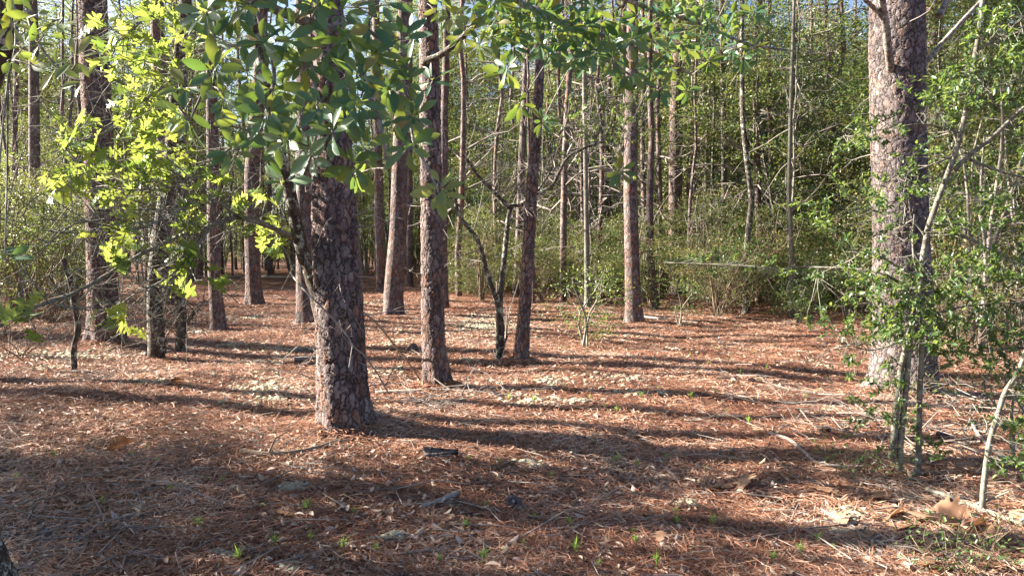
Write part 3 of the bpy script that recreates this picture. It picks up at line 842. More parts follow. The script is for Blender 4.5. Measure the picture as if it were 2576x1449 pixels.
# small trees of the understorey
U = dict(name='understory_tree', cat='tree')
band(30, (1130, 1640), (30, 56), ('under0', 'under1', 'under2'), (.85, 1.15), 'small leafy tree in the thicket behind the thin leaning pine', 'small trees behind the thin leaning pine', **U)
band(30, (1640, 2300), (21, 38), ('under1', 'under0', 'under3'), (.85, 1.2), 'small leafy tree in the thicket left of the stoutest pine', 'small trees left of the stoutest pine', **U)
band(30, (1600, 2600), (36, 58), ('under1', 'under3', 'under0'), (1.0, 1.35), 'small leafy tree far behind the thicket', 'small trees far behind the thicket', **U)
band(20, (960, 1660), (34, 54), ('under1', 'under3'), (1.25, 1.7), 'tall leafy tree filling the view beyond the thin leaning pine', 'tall leafy trees beyond the thin leaning pine', **U)
band(14, (-60, 600), (30, 50), ('under1', 'under3'), (1.2, 1.6), 'tall leafy tree behind the large dark pine', 'tall leafy trees behind the large dark pine', **U)
band(12, (1650, 2200), (30, 44), ('under3', 'under1'), (1.2, 1.5), 'tall leafy tree at the back of the right thicket', 'tall leafy trees at the back of the thicket', **U)
band(22, (2330, 2750), (13, 28), ('under1', 'under0', 'under2'), (.85, 1.15), 'small leafy tree in the thicket right of the stoutest pine', 'small trees right of the stoutest pine', **U)
band(16, (-100, 540), (28, 50), ('under0', 'under1'), (.8, 1.1), 'small leafy tree standing behind the left scrub', 'small trees behind the left scrub', **U)
band(26, (530, 1140), (46, 66), ('under1', 'under3'), (.9, 1.2), 'small leafy tree at the far end of the open floor', 'small trees at the end of the open floor', **U)
# thin bare poles and leafless brush in the thicket
def pole_mesh(h, r, seed, nb):
    g = np.random.default_rng(seed); ms = MB()
    zz = np.linspace(0, h, 14); c = np.stack([np.cumsum(g.normal(0, .05, 14)), np.cumsum(g.normal(0, .05, 14)), zz], 1); c[0, :2] = 0
    c += (g.normal(0, .05, 2)[:, None] * zz[None]).T @ np.array([[1, 0, 0], [0, 1, 0]]) if False else 0
    c[:, 0] += zz * g.normal(0, .06); c[:, 1] += zz * g.normal(0, .05)
    sticks(ms, c[:-1], c[1:], np.linspace(r, r * .4, 13), np.linspace(r * .95, r * .35, 13), 7, .5)
    mt = MB()
    for _ in range(nb):
        z = g.uniform(.12, .98) * h; p = np.array([np.interp(z, zz, c[:, 0]), np.interp(z, zz, c[:, 1]), z]); v = nrm(g.normal(0, 1, 3) * np.array([1, 1, .5]) + np.array([0, 0, .45])); L = g.uniform(.4, 1.5)
        pts = [p]
        for s_ in range(4): v = nrm(v + g.normal(0, .3, 3)); pts.append(pts[-1] + v * L / 4)
        pts = np.array(pts); q = r * .35
        sticks(mt, pts[:-1], pts[1:], np.linspace(q, q * .4, 4), np.linspace(q * .8, q * .25, 4), 4, g.random())
        for _k in range(5):
            a_ = pts[g.integers(1, 5)]; b_ = a_ + nrm(v + g.normal(0, .8, 3)) * L * g.uniform(.2, .5); sticks(mt, [a_], [b_], q * .35, q * .12, 3, g.random())
    return ms, mt
POLES = []
for i, (h, r, nb, bm) in enumerate([(9, .05, 30, 'bark_grey'), (7, .035, 34, 'smooth_bark'), (11, .065, 30, 'bark'), (6, .028, 40, 'smooth_bark'), (8, .04, 34, 'lichen_bark')]):
    ms_, mt_ = pole_mesh(h, r, 50 + i, nb); POLES.append((ms_.mesh('trunk', M[bm]), mt_.mesh('branches', M['twig_grey'])))
def pole(x, y, j, s, label, group):
    root = empty('thin_tree', (x, y, float(gz(x, y)) - .03), label, 'tree', group, rng.random() * 6.28, s)
    for nm, me in zip(('trunk', 'branches'), POLES[j]):
        o = bpy.data.objects.new(nm, me); COL.objects.link(o); o.parent = root
for n_, pr, dr, lab, grp in [(12, (1160, 1580), (20, 36), 'thin bare tree among the shrubs behind the thin leaning pine', 'thin trees behind the thin leaning pine'), (20, (1600, 2220), (19, 34), 'thin bare tree in the thicket between straight and stoutest pine', 'thin trees between the pines'),
                        (14, (2340, 2700), (12, 26), 'thin bare tree right of the stoutest pine', 'thin trees right of the stoutest pine'), (16, (-80, 520), (17, 40), 'thin bare tree in the scrub on the far left side', 'thin trees in the left scrub'), (10, (540, 1120), (40, 60), 'thin bare tree at the far end of the open floor', 'thin trees at the end of the open floor')]:
    for _ in range(n_):
        d_ = rng.uniform(*dr); x_ = at_px(rng.uniform(*pr), d_)
        pole(x_, d_, rng.integers(0, 5), rng.uniform(.75, 1.15), lab, grp)
for n_, pr, dr, lab, grp in [(36, (1140, 2220), (21, 38), 'dark pole pine standing deep in the thicket', 'dark pole pines in the thicket'), (8, (2340, 2650), (16, 32), 'dark pole pine right of the stoutest pine', 'dark pole pines right of the stoutest pine'), (14, (540, 1130), (38, 58), 'dark pole pine at the far end of the open floor', 'dark pole pines at the end of the open floor'), (8, (-60, 520), (24, 44), 'dark pole pine in the left scrub', 'dark pole pines in the left scrub')]:
    for _ in range(n_):
        d_ = rng.uniform(*dr); x_ = at_px(rng.uniform(*pr), d_)
        pole(x_, d_, 2, rng.uniform(1.1, 1.8), lab, grp)
def bare_mesh(h, rad, nst, seed, sub=7):
    g = np.random.default_rng(seed); ms = MB()
    for i in range(nst):
        v = nrm(np.array([g.normal(0, rad), g.normal(0, rad), h * g.uniform(.5, 1)])); p = np.array([g.normal(0, .08), g.normal(0, .08), 0]); L = h * g.uniform(.6, 1.1)
        pts = [p]
        for s_ in range(7): v = nrm(v + g.normal(0, .16, 3)); pts.append(pts[-1] + v * L / 7)
        pts = np.array(pts); sticks(ms, pts[:-1], pts[1:], np.linspace(.010, .004, 7), np.linspace(.009, .003, 7), 4, g.random())
        for _k in range(sub):
            a_ = pts[g.integers(2, 8)]; w_ = nrm(v + g.normal(0, .8, 3)); l_ = L * g.uniform(.15, .4); m_ = a_ + w_ * l_ * .5; e_ = m_ + nrm(w_ + g.normal(0, .45, 3)) * l_ * .5
            sticks(ms, [a_, m_], [m_, e_], [.004, .003], [.003, .0015], 3, g.random())
            for _j in range(3):
                q_ = a_ + (e_ - a_) * g.uniform(.3, .95); sticks(ms, [q_], [q_ + nrm(w_ + g.normal(0, .9, 3)) * l_ * .4], .002, .001, 3, g.random())
    return ms.mesh('bare_bush', M['twig_brown'])
BARE = [bare_mesh(1.9, .9, 16, 71), bare_mesh(1.3, .8, 14, 72), bare_mesh(2.6, 1.0, 16, 73)]
for n_, pr, dr, lab, grp in [(5, (-60, 330), (10, 17), 'leafless twiggy bush in front of the left scrub', 'leafless bushes of the left scrub'), (6, (1640, 2200), (17, 20.5), 'leafless twiggy bush along the front of the thicket', 'leafless bushes along the thicket'), (5, (1150, 1560), (19, 25), 'leafless twiggy bush behind the thin leaning pine', 'leafless bushes behind the thin leaning pine'), (3, (2350, 2680), (10.5, 15), 'leafless twiggy bush right of the stoutest pine', 'leafless bushes right of the stoutest pine')]:
    for _ in range(n_):
        d_ = rng.uniform(*dr); x_ = at_px(rng.uniform(*pr), d_)
        o = bpy.data.objects.new('bare_bush', BARE[rng.integers(0, 3)]); COL.objects.link(o); s_ = rng.uniform(.7, 1.1)
        o.location = (x_, d_, float(gz(x_, d_)) - .02); o.rotation_euler = (0, 0, rng.random() * 6.28); o.scale = (s_, s_, s_)
        tag(o, lab, 'bush', grp)
# unseen understorey added at left to shade the near floor and magnolia
for i, (x, y, kx, s) in enumerate([(-10.5, 7.0, 'under2', .8), (-6.8, 5.7, 'under2', .8), (-6.0, 3.95, 'under0', 1.05), (-5.6, 4.1, 'bush1', .8), (-12.5, 8.6, 'under0', .9), (-9.6, 6.0, 'under2', .9), (-7.4, 4.4, 'bush3', 1.0), (-13.5, 6.2, 'under1', .9), (-5.0, 3.2, 'bush0', .8), (-9.5, 6.35, 'under1', .72), (-11.5, 13.5, 'under2', .8)]):
    shrub(kx, x, y, s, 'unseen small leafy tree added to mottle the near floor with shade', 'unseen small trees added to shade the near floor', **U)
# single small ones standing in the open
def low(px, py, key, s, label):
    b = G(px, py); return shrub(key, b[0], b[1], s, label, None, 'holly_shrub', 'shrub')
low(1468, 872, 'low1', 1.05, 'small yellow green holly shrub growing left of the straight pine')
low(1495, 868, 'sprig', 1.7, 'knee high holly sprig beside a fallen brown branch')
low(1708, 822, 'low1', .8, 'holly seedling on one pale upright stem below the tall pine')
low(1990, 800, 'low0', 1.1, 'low bright shrub at the front of the thicket')
low(2010, 815, 'low1', .8, 'upright shrub with pale leaves at the thicket edge left of stoutest pine')
low(2165, 1215, 'sprig', 1.0, 'dark green holly tuft on the curled fallen oak leaves')
low(2290, 1015, 'sprig', 1.2, 'holly sprig at the right foot of the stoutest pine')
low(2470, 1425, 'sprig', .95, 'low dark holly sprig beside the biggest fallen oak leaf')
low(2400, 1445, 'sprig', .8, 'holly sprig left of the biggest fallen oak leaf')
low(2560, 1180, 'low1', .62, 'glossy holly at the right border beside the slanting stem')
low(2455, 870, 'low0', .9, 'sunlit yellowish bush right of the stoutest pine')
print('shrubs done')

# far woods: leaf clumps and trunks that close the view
mb = MB()
n = 24000
ang = rng.uniform(-.85, .85, n); rd = rng.uniform(92, 125, n)
hz = 13 * rng.random(n) ** 1.1
dens = .55 + .45 * np.sin(ang * 23) * np.sin(ang * 9 + hz * .5)
keep = rng.random(n) < np.clip(dens, .15, 1)
ang, rd, hz = ang[keep], rd[keep], hz[keep]; n = len(ang)
Cc = np.stack([rd * np.sin(ang), rd * np.cos(ang), hz], 1)
per = 5
Pp = np.repeat(Cc, per, 0) + rng.normal(0, .5, (n * per, 3))
leaves(mb, SMALL, Pp, rdir(n * per), rdir(n * per, .5), rng.uniform(.25, .55, n * per))
na = 170; ang = rng.uniform(-.85, .85, na); rd = rng.uniform(90, 120, na)
A = np.stack([rd * np.sin(ang), rd * np.cos(ang), np.zeros(na)], 1)
B = A + np.stack([rng.normal(0, .4, na), rng.normal(0, .4, na), rng.uniform(11, 18, na)], 1)
mb2 = MB(); sticks(mb, A, B, rng.uniform(.12, .22, na), .05, 6, mi=1)
o = mb.build('far_woods', [M['far_leaf'], M['bark_grey']]); tag(o, 'mass of sunlit woods closing the view behind the pines', 'far woods', kind='stuff')

# ------------------------------------------------------------------ the two mossy oak stems, the leaning oak, the snag, the forked oak
def limb(mb, pts, w0, w1, d, n=14, sides=8, rough=.05):
    """pts of (px, py[, depth]) with widths in px -> tube in world coordinates"""
    W = np.array([P(p[0], p[1], p[2] if len(p) > 2 else d) for p in pts])
    C = spline(W, n)
    tube(mb, C, w0 / 2 * d / FPX, w1 / 2 * d / FPX, sides, rough=rough)
    return C
def shift(mb, base):
    mb.v = [v - base for v in mb.v]

def twiglet(ms, ml, T, p, v, L, nl, leaf, r=.003, upb=.3, rnd=None):
    """a leafy twig: leaves alternate along it"""
    k = 4
    pts = [p]
    for s in range(k):
        v = nrm(v + rng.normal(0, .22, 3)); pts.append(pts[-1] + v * L / k)
    pts = np.array(pts)
    sticks(ms, pts[:-1], pts[1:], np.linspace(r, r * .5, k), np.linspace(r * .85, r * .35, k), 3)
    t = rng.uniform(.15, 1.0, nl) * (k - .001); i = t.astype(int)
    q = pts[i] + (pts[i + 1] - pts[i]) * (t - i)[:, None]
    side = nrm(rng.normal(0, 1, (nl, 3)))
    Xd = nrm(v * .5 + side + np.array([0, 0, .05]))
    Zd = nrm(np.array([0, 0, 1.0]) + rng.normal(0, .45, (nl, 3)))
    leaves(ml, T, q, Xd, Zd, rng.uniform(.7, 1.2, nl) * leaf, None if rnd is None else rnd(nl))
    return pts

OAK = T_oak(.16, .06, .04, .12)
def oak_cluster(ms, ml, c, n, size=.15, frm=None):
    """a spray of lobed leaves at the end of a twig"""
    if frm is not None:
        m_ = (np.array(frm) + c) / 2 + rng.normal(0, .04, 3)
        sticks(ms, [frm, m_], [m_, c], [.006, .004], [.004, .003], 4)
    Xd = nrm(rng.normal(0, 1, (n, 3)) * np.array([1, .8, .75]) + np.array([0, 0, -.15]))
    Zd = nrm(rng.normal(0, .75, (n, 3)) + np.array([-.25, -.2, .75]))
    Pp = c + rng.normal(0, .035, (n, 3))
    leaves(ml, OAK, Pp, Xd, Zd, rng.uniform(.7, 1.15, n) * size, np.clip(rng.random() * .75 + rng.random(n) * .25, 0, 1))

# leaning oak behind the thick pine, with long drooping branches to the left
base = G(850, 1046); D0 = base[1]
ms, ml, mtw = MB(), MB(), MB()
root = empty('oak_tree', tuple(base), 'dark leaning oak behind the thick plated pine with bright lobed leaves', 'oak tree')
limb(ms, [(850, 1050), (815, 820), (786, 695), (757, 620), (730, 490), (700, 370), (668, 200), (625, 0), (600, -220), (560, -480)], 44, 16, D0, 40, 10)
brs = []
def ob(pts, w0, w1, d=None):
    C = limb(mtw, pts, w0, w1, pts[len(pts) // 2][2], 18, 6, .08); brs.append(C); return C
b1 = ob([(742, 600, 7.0), (687, 575, 6.7), (604, 547, 6.4), (533, 568, 6.2), (391, 621, 5.9), (284, 682, 5.7), (192, 735, 5.5), (71, 781, 5.3), (-20, 835, 5.2)], 17, 5)
b2 = ob([(648, 110, 7.0), (487, 132, 6.6), (430, 205, 6.3), (356, 256, 6.1), (309, 313, 6.0), (228, 348, 5.9), (160, 372, 5.8)], 11, 4)
b3 = ob([(560, -200, 7.0), (440, -60, 6.5), (350, 60, 6.2), (270, 120, 6.0)], 10, 4)
b4 = ob([(604, 547, 6.4), (520, 500, 6.0), (430, 540, 5.8), (330, 580, 5.6), (200, 560, 5.5), (90, 640, 5.4)], 8, 3)
b5 = ob([(533, 568, 6.2), (480, 640, 5.9), (420, 700, 5.8), (330, 745, 5.7), (285, 790, 5.6)], 7, 3)
b6 = ob([(690, 330, 7.0), (600, 360, 6.7), (520, 420, 6.5), (430, 470, 6.3), (330, 480, 6.1)], 8, 3)
allb = np.concatenate(brs)
BL = [(170, 385, 45, 40, 9), (215, 440, 60, 35, 12), (150, 470, 25, 20, 4), (265, 130, 40, 35, 7), (330, 190, 60, 50, 10), (420, 180, 60, 60, 9), (300, 250, 40, 40, 7), (370, 290, 60, 50, 11), (450, 300, 50, 60, 9),
      (330, 370, 50, 45, 11), (400, 400, 60, 45, 11), (460, 430, 50, 40, 7), (300, 560, 40, 40, 6), (300, 620, 25, 25, 4), (360, 470, 45, 35, 8), (440, 700, 30, 18, 5), (490, 640, 40, 25, 5),
      (630, 510, 35, 25, 5), (680, 590, 35, 30, 6), (600, 560, 30, 20, 4), (300, 40, 60, 40, 9), (400, 40, 60, 40, 9), (350, 110, 70, 40, 9), (480, 60, 40, 40, 6), (275, 785, 22, 18, 3), (75, 800, 28, 14, 4), (310, 820, 16, 12, 2),
      (460, 560, 45, 30, 5), (250, 470, 50, 25, 6), (500, 470, 40, 35, 6), (190, 340, 40, 25, 6), (530, 690, 20, 20, 3), (420, 650, 30, 20, 3)]
for cx, cy, rx, ry, nc in BL:
    for _ in range(max(2, int(nc * .85))):
        px = cx + rng.uniform(-1, 1) * rx; py = cy + rng.uniform(-1, 1) * ry
        c0 = P(px, py, 6.0)
        jb = int(np.argmin(np.linalg.norm((allb - c0) * np.array([1, .25, 1]), axis=1)))
        frm = allb[jb]; dd = frm[1] + rng.normal(0, .22)
        c = P(px, py, dd)
        oak_cluster(mtw, ml, c, rng.integers(2, 4), .17, frm)
# the many bare side twigs on the drooping branches
for C in brs:
    for _ in range(60):
        p = C[rng.integers(2, len(C))]; v = nrm(rng.normal(0, 1, 3) + np.array([-.5, -.2, -.05]))
        L = rng.uniform(.2, .95); m_ = p + v * L * .5; e = m_ + nrm(v + rng.normal(0, .5, 3)) * L * .5
        sticks(mtw, [p, m_], [m_, e], [.004, .0032], [.0032, .0015], 4)
        for _k in range(2):
            q = p + (e - p) * rng.uniform(.3, .9); sticks(mtw, [q], [q + nrm(v + rng.normal(0, .8, 3)) * L * .4], .002, .001, 3)
for m_ in (ms, ml, mtw): shift(m_, base)
ms.build('trunk', M['oak_bark'], root); mtw.build('branches', M['smooth_bark'], root); ml.build('foliage', M['oak_leaf'], root)

# two mossy stems
def stem_tree(name, pts, w0, w1, label, cat, barkm, extra=(), twm='twig_dark', ntw=14, tl=.5, n=30):
    base = G(pts[0][0], pts[0][1]); d = base[1]
    root = empty(name, tuple(base), label, cat)
    mb = MB()
    pp = [(p[0], p[1], d) for p in pts]; pp[0] = (pts[0][0], pts[0][1] + 6, d)
    C = limb(mb, pp, w0, w1, d, n, 12, .06)
    cs = [C]
    for e in extra:
        cs.append(limb(mb, [(q[0], q[1], d + (q[2] if len(q) > 2 else 0)) for q in e[0]], e[1], e[2], d, 16, 8, .06))
    shift(mb, base); mb.build('trunk', M[barkm], root)
    if ntw:
        mt = MB()
        for C in cs:
            for _ in range(ntw):
                p = C[rng.integers(3, len(C))]; v = nrm(rng.normal(0, 1, 3) + np.array([0, 0, .2])); L = rng.uniform(.3, 1.2) * tl
                q1 = p + v * L * .5; q2 = q1 + nrm(v + rng.normal(0, .45, 3)) * L * .5
                sticks(mt, [p, q1], [q1, q2], [.008, .005], [.005, .002], 4)
                for _k in range(3):
                    q = q1 + (q2 - q1) * rng.uniform(-.5, .9); sticks(mt, [q], [q + nrm(v + rng.normal(0, .8, 3)) * L * .35], .003, .0012, 3)
        shift(mt, base); mt.build('branches', M[twm], root)
    return root, cs, d, base
stem_tree('oak_tree', [(394, 903), (392, 820), (389, 720), (400, 600), (425, 430), (440, 250), (455, 100), (465, 0), (470, -150)], 42, 20, 'mossy dark oak stem standing in front of its twin', 'oak tree', 'oak_bark',
          extra=[([(415, 890), (408, 830), (398, 760)], 9, 5)], ntw=26, tl=.8)
stem_tree('oak_tree', [(455, 885), (456, 800), (453, 720), (455, 500), (457, 340), (465, 150), (470, 70), (478, -60)], 29, 15, 'mossy dark oak stem right of its thicker twin with a forked side branch', 'oak tree', 'lichen_bark',
          extra=[([(460, 830), (485, 790), (515, 755, -.2)], 12, 7)], ntw=20, tl=.8)
# the bare snag
stem_tree('dead_snag', [(188, 936), (185, 881), (196, 827), (188, 774), (178, 714), (166, 675), (159, 652)], 15, 13, 'bent dark dead snag broken off at the top', 'dead tree', 'oak_bark', extra=[([(184, 742), (150, 735), (120, 690)], 7, 3)], ntw=7, tl=.5)
# forked lichened oak in the middle
r_, cs, dF, bF = stem_tree('oak_tree', [(1250, 905), (1262, 840), (1259, 756), (1272, 614), (1284, 525), (1309, 515), (1344, 493), (1387, 470), (1405, 437), (1430, 395), (1487, 366), (1540, 352)], 15, 6, 'forked lichen covered oak beside the thin leaning pine', 'oak tree', 'lichen_bark',
          extra=[([(1284, 525), (1262, 505), (1238, 480), (1202, 441), (1175, 400, -.2)], 13, 6), ([(1254, 880), (1252, 774), (1227, 692), (1206, 614), (1180, 575), (1155, 540), (1140, 470)], 15, 7),
                 ([(1258, 905), (1268, 870), (1277, 845)], 7, 4), ([(1344, 493), (1385, 430, .2), (1395, 380, .3)], 6, 3), ([(1487, 366), (1520, 300, .2), (1500, 230, .4)], 6, 3)], twm='twig_grey', ntw=10, tl=.9, n=40)
# its leaves: small green sprays high on the right limb
mt, mlv = MB(), MB()
for cx, cy, rx, ry, nc in [(1480, 320, 90, 45, 26), (1560, 300, 70, 60, 24), (1450, 250, 70, 50, 18), (1590, 230, 60, 40, 14), (1520, 400, 60, 25, 12), (1400, 330, 50, 50, 10), (1640, 330, 40, 40, 8)]:
    for _ in range(nc):
        c = P(cx + rng.normal(0, .55) * rx, cy + rng.normal(0, .55) * ry, dF + rng.normal(0, .5))
        twiglet(mt, mlv, SMALL, c, rdir(1, .1)[0], rng.uniform(.2, .5), 16, .045)
for m_ in (mt, mlv): shift(m_, bF)
mt.build('twigs', M['twig_grey'], r_); mlv.build('foliage', M['holly_leaf'], r_)
print('oaks done')

# ------------------------------------------------------------------ magnolia overhanging from the left: trunk at the left edge, leaves across the top
MAG = T_long(.345, .06, .12)
base = G(-40, 1500)
root = empty('magnolia_tree', tuple(base), 'magnolia with broad glossy leaves hanging over the path in front', 'tree')
mtk, mbr, mlf, msg = MB(), MB(), MB(), MB()
limb(mtk, [(-35, 1520, base[1]), (-75, 1200, base[1]), (-120, 800, 3.2), (-80, 350, 3.1), (-10, 120, 3.0), (30, -30, 3.0), (80, -220, 3.0), (130, -420, 3.1)], 95, 48, 3.1, 40, 14, .04)
limb(mtk, [(-30, 1560, base[1]), (-45, 1440, base[1]), (-62, 1330, base[1])], 190, 84, base[1], 12, 14, .05)
MB_L = []
def ml_(pts, w0, w1):
    C = limb(mbr, pts, w0, w1, pts[len(pts) // 2][2], 24, 7, .06); MB_L.append(C)
ml_([(80, -220, 3.0), (300, -150, 2.95), (520, -60, 2.9), (647, 4, 2.85), (757, 50, 2.8), (829, 71, 2.75), (890, 120, 2.7), (920, 210, 2.65), (955, 310, 2.62), (968, 370, 2.6), (978, 425, 2.6)], 34, 8)
ml_([(600, -40, 2.9), (660, 60, 2.8), (690, 200, 2.7), (650, 270, 2.65), (590, 400, 2.6)], 14, 5)
ml_([(757, 50, 2.8), (790, 200, 2.7), (800, 320, 2.6), (770, 400, 2.55), (730, 450, 2.5)], 12, 5)
ml_([(829, 71, 2.75), (900, 60, 2.8), (980, 130, 2.85), (1020, 230, 2.8), (1040, 350, 2.7), (1080, 430, 2.6), (1102, 480, 2.55)], 11, 5)
ml_([(520, -60, 2.9), (540, 60, 2.8), (520, 200, 2.7), (480, 300, 2.65)], 11, 5)
ml_([(110, -330, 3.0), (500, -260, 3.1), (900, -160, 3.4), (1180, -60, 3.7), (1350, 30, 4.0), (1500, 85, 4.3), (1640, 130, 4.7), (1740, 190, 5.0)], 30, 6)
ml_([(1180, -60, 3.7), (1400, -60, 4.2), (1600, 10, 4.8), (1760, 60, 5.2), (1880, 110, 5.6), (2000, 130, 5.9)], 14, 5)
ml_([(1350, 30, 4.0), (1430, 90, 4.1), (1520, 140, 4.2), (1600, 200, 4.4), (1670, 230, 4.5)], 9, 4)
ml_([(60, -120, 2.95), (70, 40, 2.7), (110, 130, 2.6), (170, 190, 2.55), (215, 205, 2.5)], 9, 4)
ml_([(30, -30, 3.0), (40, 100, 2.8), (20, 200, 2.7)], 8, 4)
allm = np.concatenate(MB_L)
def rosette(px, py, size, n=8, d=None, sage_sun=0.0, ax=None):
    c0 = P(px, py, 3.0)
    # nearest branch seen along the line of growth
    pr = allm[:, [0, 2]] / allm[:, 1:2]; q = (c0[[0, 2]] - np.array([0, EYE])) / 3.0
    pr2 = np.stack([allm[:, 0] / allm[:, 1], (allm[:, 2] - EYE) / allm[:, 1]], 1)
    j = int(np.argmin(np.linalg.norm(pr2 - q, axis=1))); frm = allm[j]
    dd = d if d else frm[1] - rng.uniform(.02, .25)
    c = P(px, py, dd)
    m_ = (frm + c) / 2 + rng.normal(0, .02, 3)
    C = spline([frm, m_, c], 6)
    tube(mbr, C, .0036, .0024, 5)
    A = nrm(np.array([rng.normal(0, .36), -.8 + rng.normal(0, .2), rng.normal(.1, .36)])) if ax is None else nrm(np.array(ax, float))
    u = nrm(np.cross(A, [0.3, .2, 1])); v = np.cross(A, u)
    az = np.arange(n) * 2.4 + rng.random() * 6; ph = rng.uniform(.9, 1.75, n)
    small = rng.random(n) < .2; ph[small] *= .5
    Rv = u[None] * np.cos(az)[:, None] + v[None] * np.sin(az)[:, None]
    Xd = nrm(A[None] * np.cos(ph)[:, None] + Rv * np.sin(ph)[:, None] + np.array([0, 0, -.18]) + rng.normal(0, .10, (n, 3)))
    Zd = A[None] + rng.normal(0, .22, (n, 3))
    sz = np.where(small, rng.uniform(.4, .75, n), rng.uniform(.7, 1.15, n)) * size
    tgt = msg if rng.random() < sage_sun else mlf
    leaves(tgt, MAG, c + Xd * .012, Xd, Zd, sz, wsc=rng.uniform(.85, 1.2, n))
RS = [(715, 103), (665, 110), (829, 121), (877, 96), (903, 194), (973, 174), (814, 263), (836, 334), (724, 350), (676, 288), (686, 224), (887, 413), (720, 455), (779, 402), (1042, 295), (1028, 370), (974, 228),
      (992, 302), (914, 373), (622, 14), (722, 11), (800, 21), (935, 64), (860, 36), (1024, 206), (871, 220), (544, 103), (590, 28), (658, 107), (565, 245), (476, 306), (583, 380), (612, 309), (672, 284), (520, 30),
      (760, 160), (630, 190), (940, 140), (960, 10), (1010, 100), (755, 300), (870, 300), (540, 180), (740, 60), (900, 260)]
for px, py in RS:
    rosette(px, py, rng.uniform(.084, .106), rng.integers(7, 11))
for px, py in [(a + rng.normal(0, 45), b_ + rng.normal(0, 36)) for a, b_ in RS[::3] if b_ < 400]:
    rosette(px, py, rng.uniform(.09, .11), 8, rng.uniform(2.9, 3.3))
rosette(1102, 487, .092, 11, 2.45, sage_sun=1.0, ax=(.1, -.6, .5))
rosette(1112, 470, .085, 6, 2.45, sage_sun=1.0, ax=(-.2, -.5, .7))
for px, py in [(1266, 53), (1433, 32), (1472, 71), (1533, 142), (1415, 107), (1511, 131), (1593, 107), (1629, 82), (1639, 170), (1664, 220), (1717, 142), (1735, 231), (1757, 53), (1806, 117), (1835, 36), (1860, 142), (1350, 110), (1300, 120),
               (1320, 20), (1380, 60), (1560, 50), (1680, 40), (1700, 90), (1780, 160), (1590, 180), (1460, 150), (1900, 60), (1560, 190), (1235, 20), (1500, 20), (1640, 15), (1740, 10), (1900, 120), (1690, 175), (1370, 150), (1600, 30), (1540, 90), (1770, 100), (1830, 75)] + [(rng.uniform(1230, 1900), abs(rng.normal(0, 95))) for _ in range(50)]:
    rosette(px + rng.normal(0, 8), py + rng.normal(0, 8), rng.uniform(.085, .105), rng.integers(7, 10), sage_sun=.06)
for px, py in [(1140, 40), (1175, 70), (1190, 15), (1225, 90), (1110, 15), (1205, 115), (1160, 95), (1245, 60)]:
    rosette(px, py, .085, 8, sage_sun=.85)
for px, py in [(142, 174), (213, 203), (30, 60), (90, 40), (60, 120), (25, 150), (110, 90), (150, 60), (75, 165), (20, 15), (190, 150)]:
    rosette(px, py, .075, rng.integers(4, 7), sage_sun=.85)
for px, py in [(12, 655), (-10, 640)]:
    rosette(px, py, .075, 5, 2.4, ax=(.3, -.3, .8))
# unseen foliage added above the picture to shade the near floor and these leaves
for _ in range(60):
    j = rng.integers(0, len(allm)); c = allm[j]
    px = 1288 + c[0] / c[1] * FPX + rng.normal(0, 60); py = rng.uniform(-420, -40)
    rosette(px, py, .11, 8)
for m_ in (mtk, mbr, mlf, msg): shift(m_, base)
mtk.build("trunk", M["oak_bark"], root); mbr.build('branches', M['mag_bark'], root); mlf.build('foliage', M['mag_leaf'], root)
o = msg.build('foliage', M['sage_sun_leaf'], root); o['label'] = 'paler yellow green leaves with sunlight put into their colour'
print('magnolia done')

# ------------------------------------------------------------------ holly sapling at the right
base = G(2292, 1195); dS = base[1]
root = empty('holly_sapling', tuple(base), 'spindly holly sapling of three pale stems in front of the stoutest pine', 'sapling')
mst, mtw, mlf = MB(), MB(), MB()
SB = []
def sb(pts, w0, w1, trunk=False, n=18):
    m_ = MB() if trunk else mtw
    C = limb(m_, [(p[0], p[1], dS + (p[2] if len(p) > 2 else 0)) for p in pts], w0, w1, dS, n, 8 if trunk else 5, .05); SB.append(C)
    if trunk:
        shift(m_, base); m_.build('stem', M['smooth_bark'], root)
    return C
sb([(2243, 1152), (2252, 1060), (2266, 933), (2285, 850), (2305, 760)], 19, 12, True)
sb([(2262, 1182), (2268, 1080), (2280, 969), (2291, 845), (2310, 740)], 17, 12, True)
sb([(2309, 1224), (2311, 1130), (2312, 1040), (2321, 792), (2316, 703), (2330, 597), (2351, 525), (2401, 391), (2429, 284), (2455, 130), (2465, 71), (2472, 0), (2480, -120)], 16, 11, True, 40)
sb([(2316, 703), (2300, 650, -.1), (2296, 600, -.1), (2300, 540, -.15)], 8, 3)
sb([(2401, 427), (2450, 380), (2493, 348), (2576, 270), (2640, 220)], 14, 8)
sb([(2440, 402), (2510, 430), (2576, 448), (2650, 470)], 8, 4)
sb([(2380, 525), (2405, 582), (2458, 611), (2530, 650), (2590, 680)], 8, 4)
sb([(2415, 334), (2370, 322), (2316, 313), (2230, 324), (2131, 345, .1)], 7, 2)
sb([(2316, 703), (2262, 672), (2184, 635), (2130, 660, .1), (2056, 690, .2)], 8, 3)
sb([(2310, 740), (2209, 685), (2049, 672, .3), (1950, 676, .6), (1860, 668, .8), (1670, 660, 1.2)], 7, 2, n=26)
sb([(2330, 803), (2400, 775), (2480, 765), (2576, 760)], 8, 4)
sb([(2330, 597), (2300, 560), (2260, 540), (2200, 530)], 6, 2)
sb([(2316, 703), (2380, 690), (2450, 715), (2520, 740)], 6, 2)
sb([(2429, 284), (2480, 230), (2560, 200)], 6, 3)
sb([(2401, 391), (2330, 420), (2270, 440), (2230, 470)], 5, 2)
sb([(2285, 850), (2200, 880), (2120, 870), (2050, 900, .2)], 5, 2)
sb([(2321, 792), (2290, 740), (2230, 700), (2190, 760)], 5, 2)
sb([(2455, 130), (2520, 90), (2580, 40)], 5, 2)
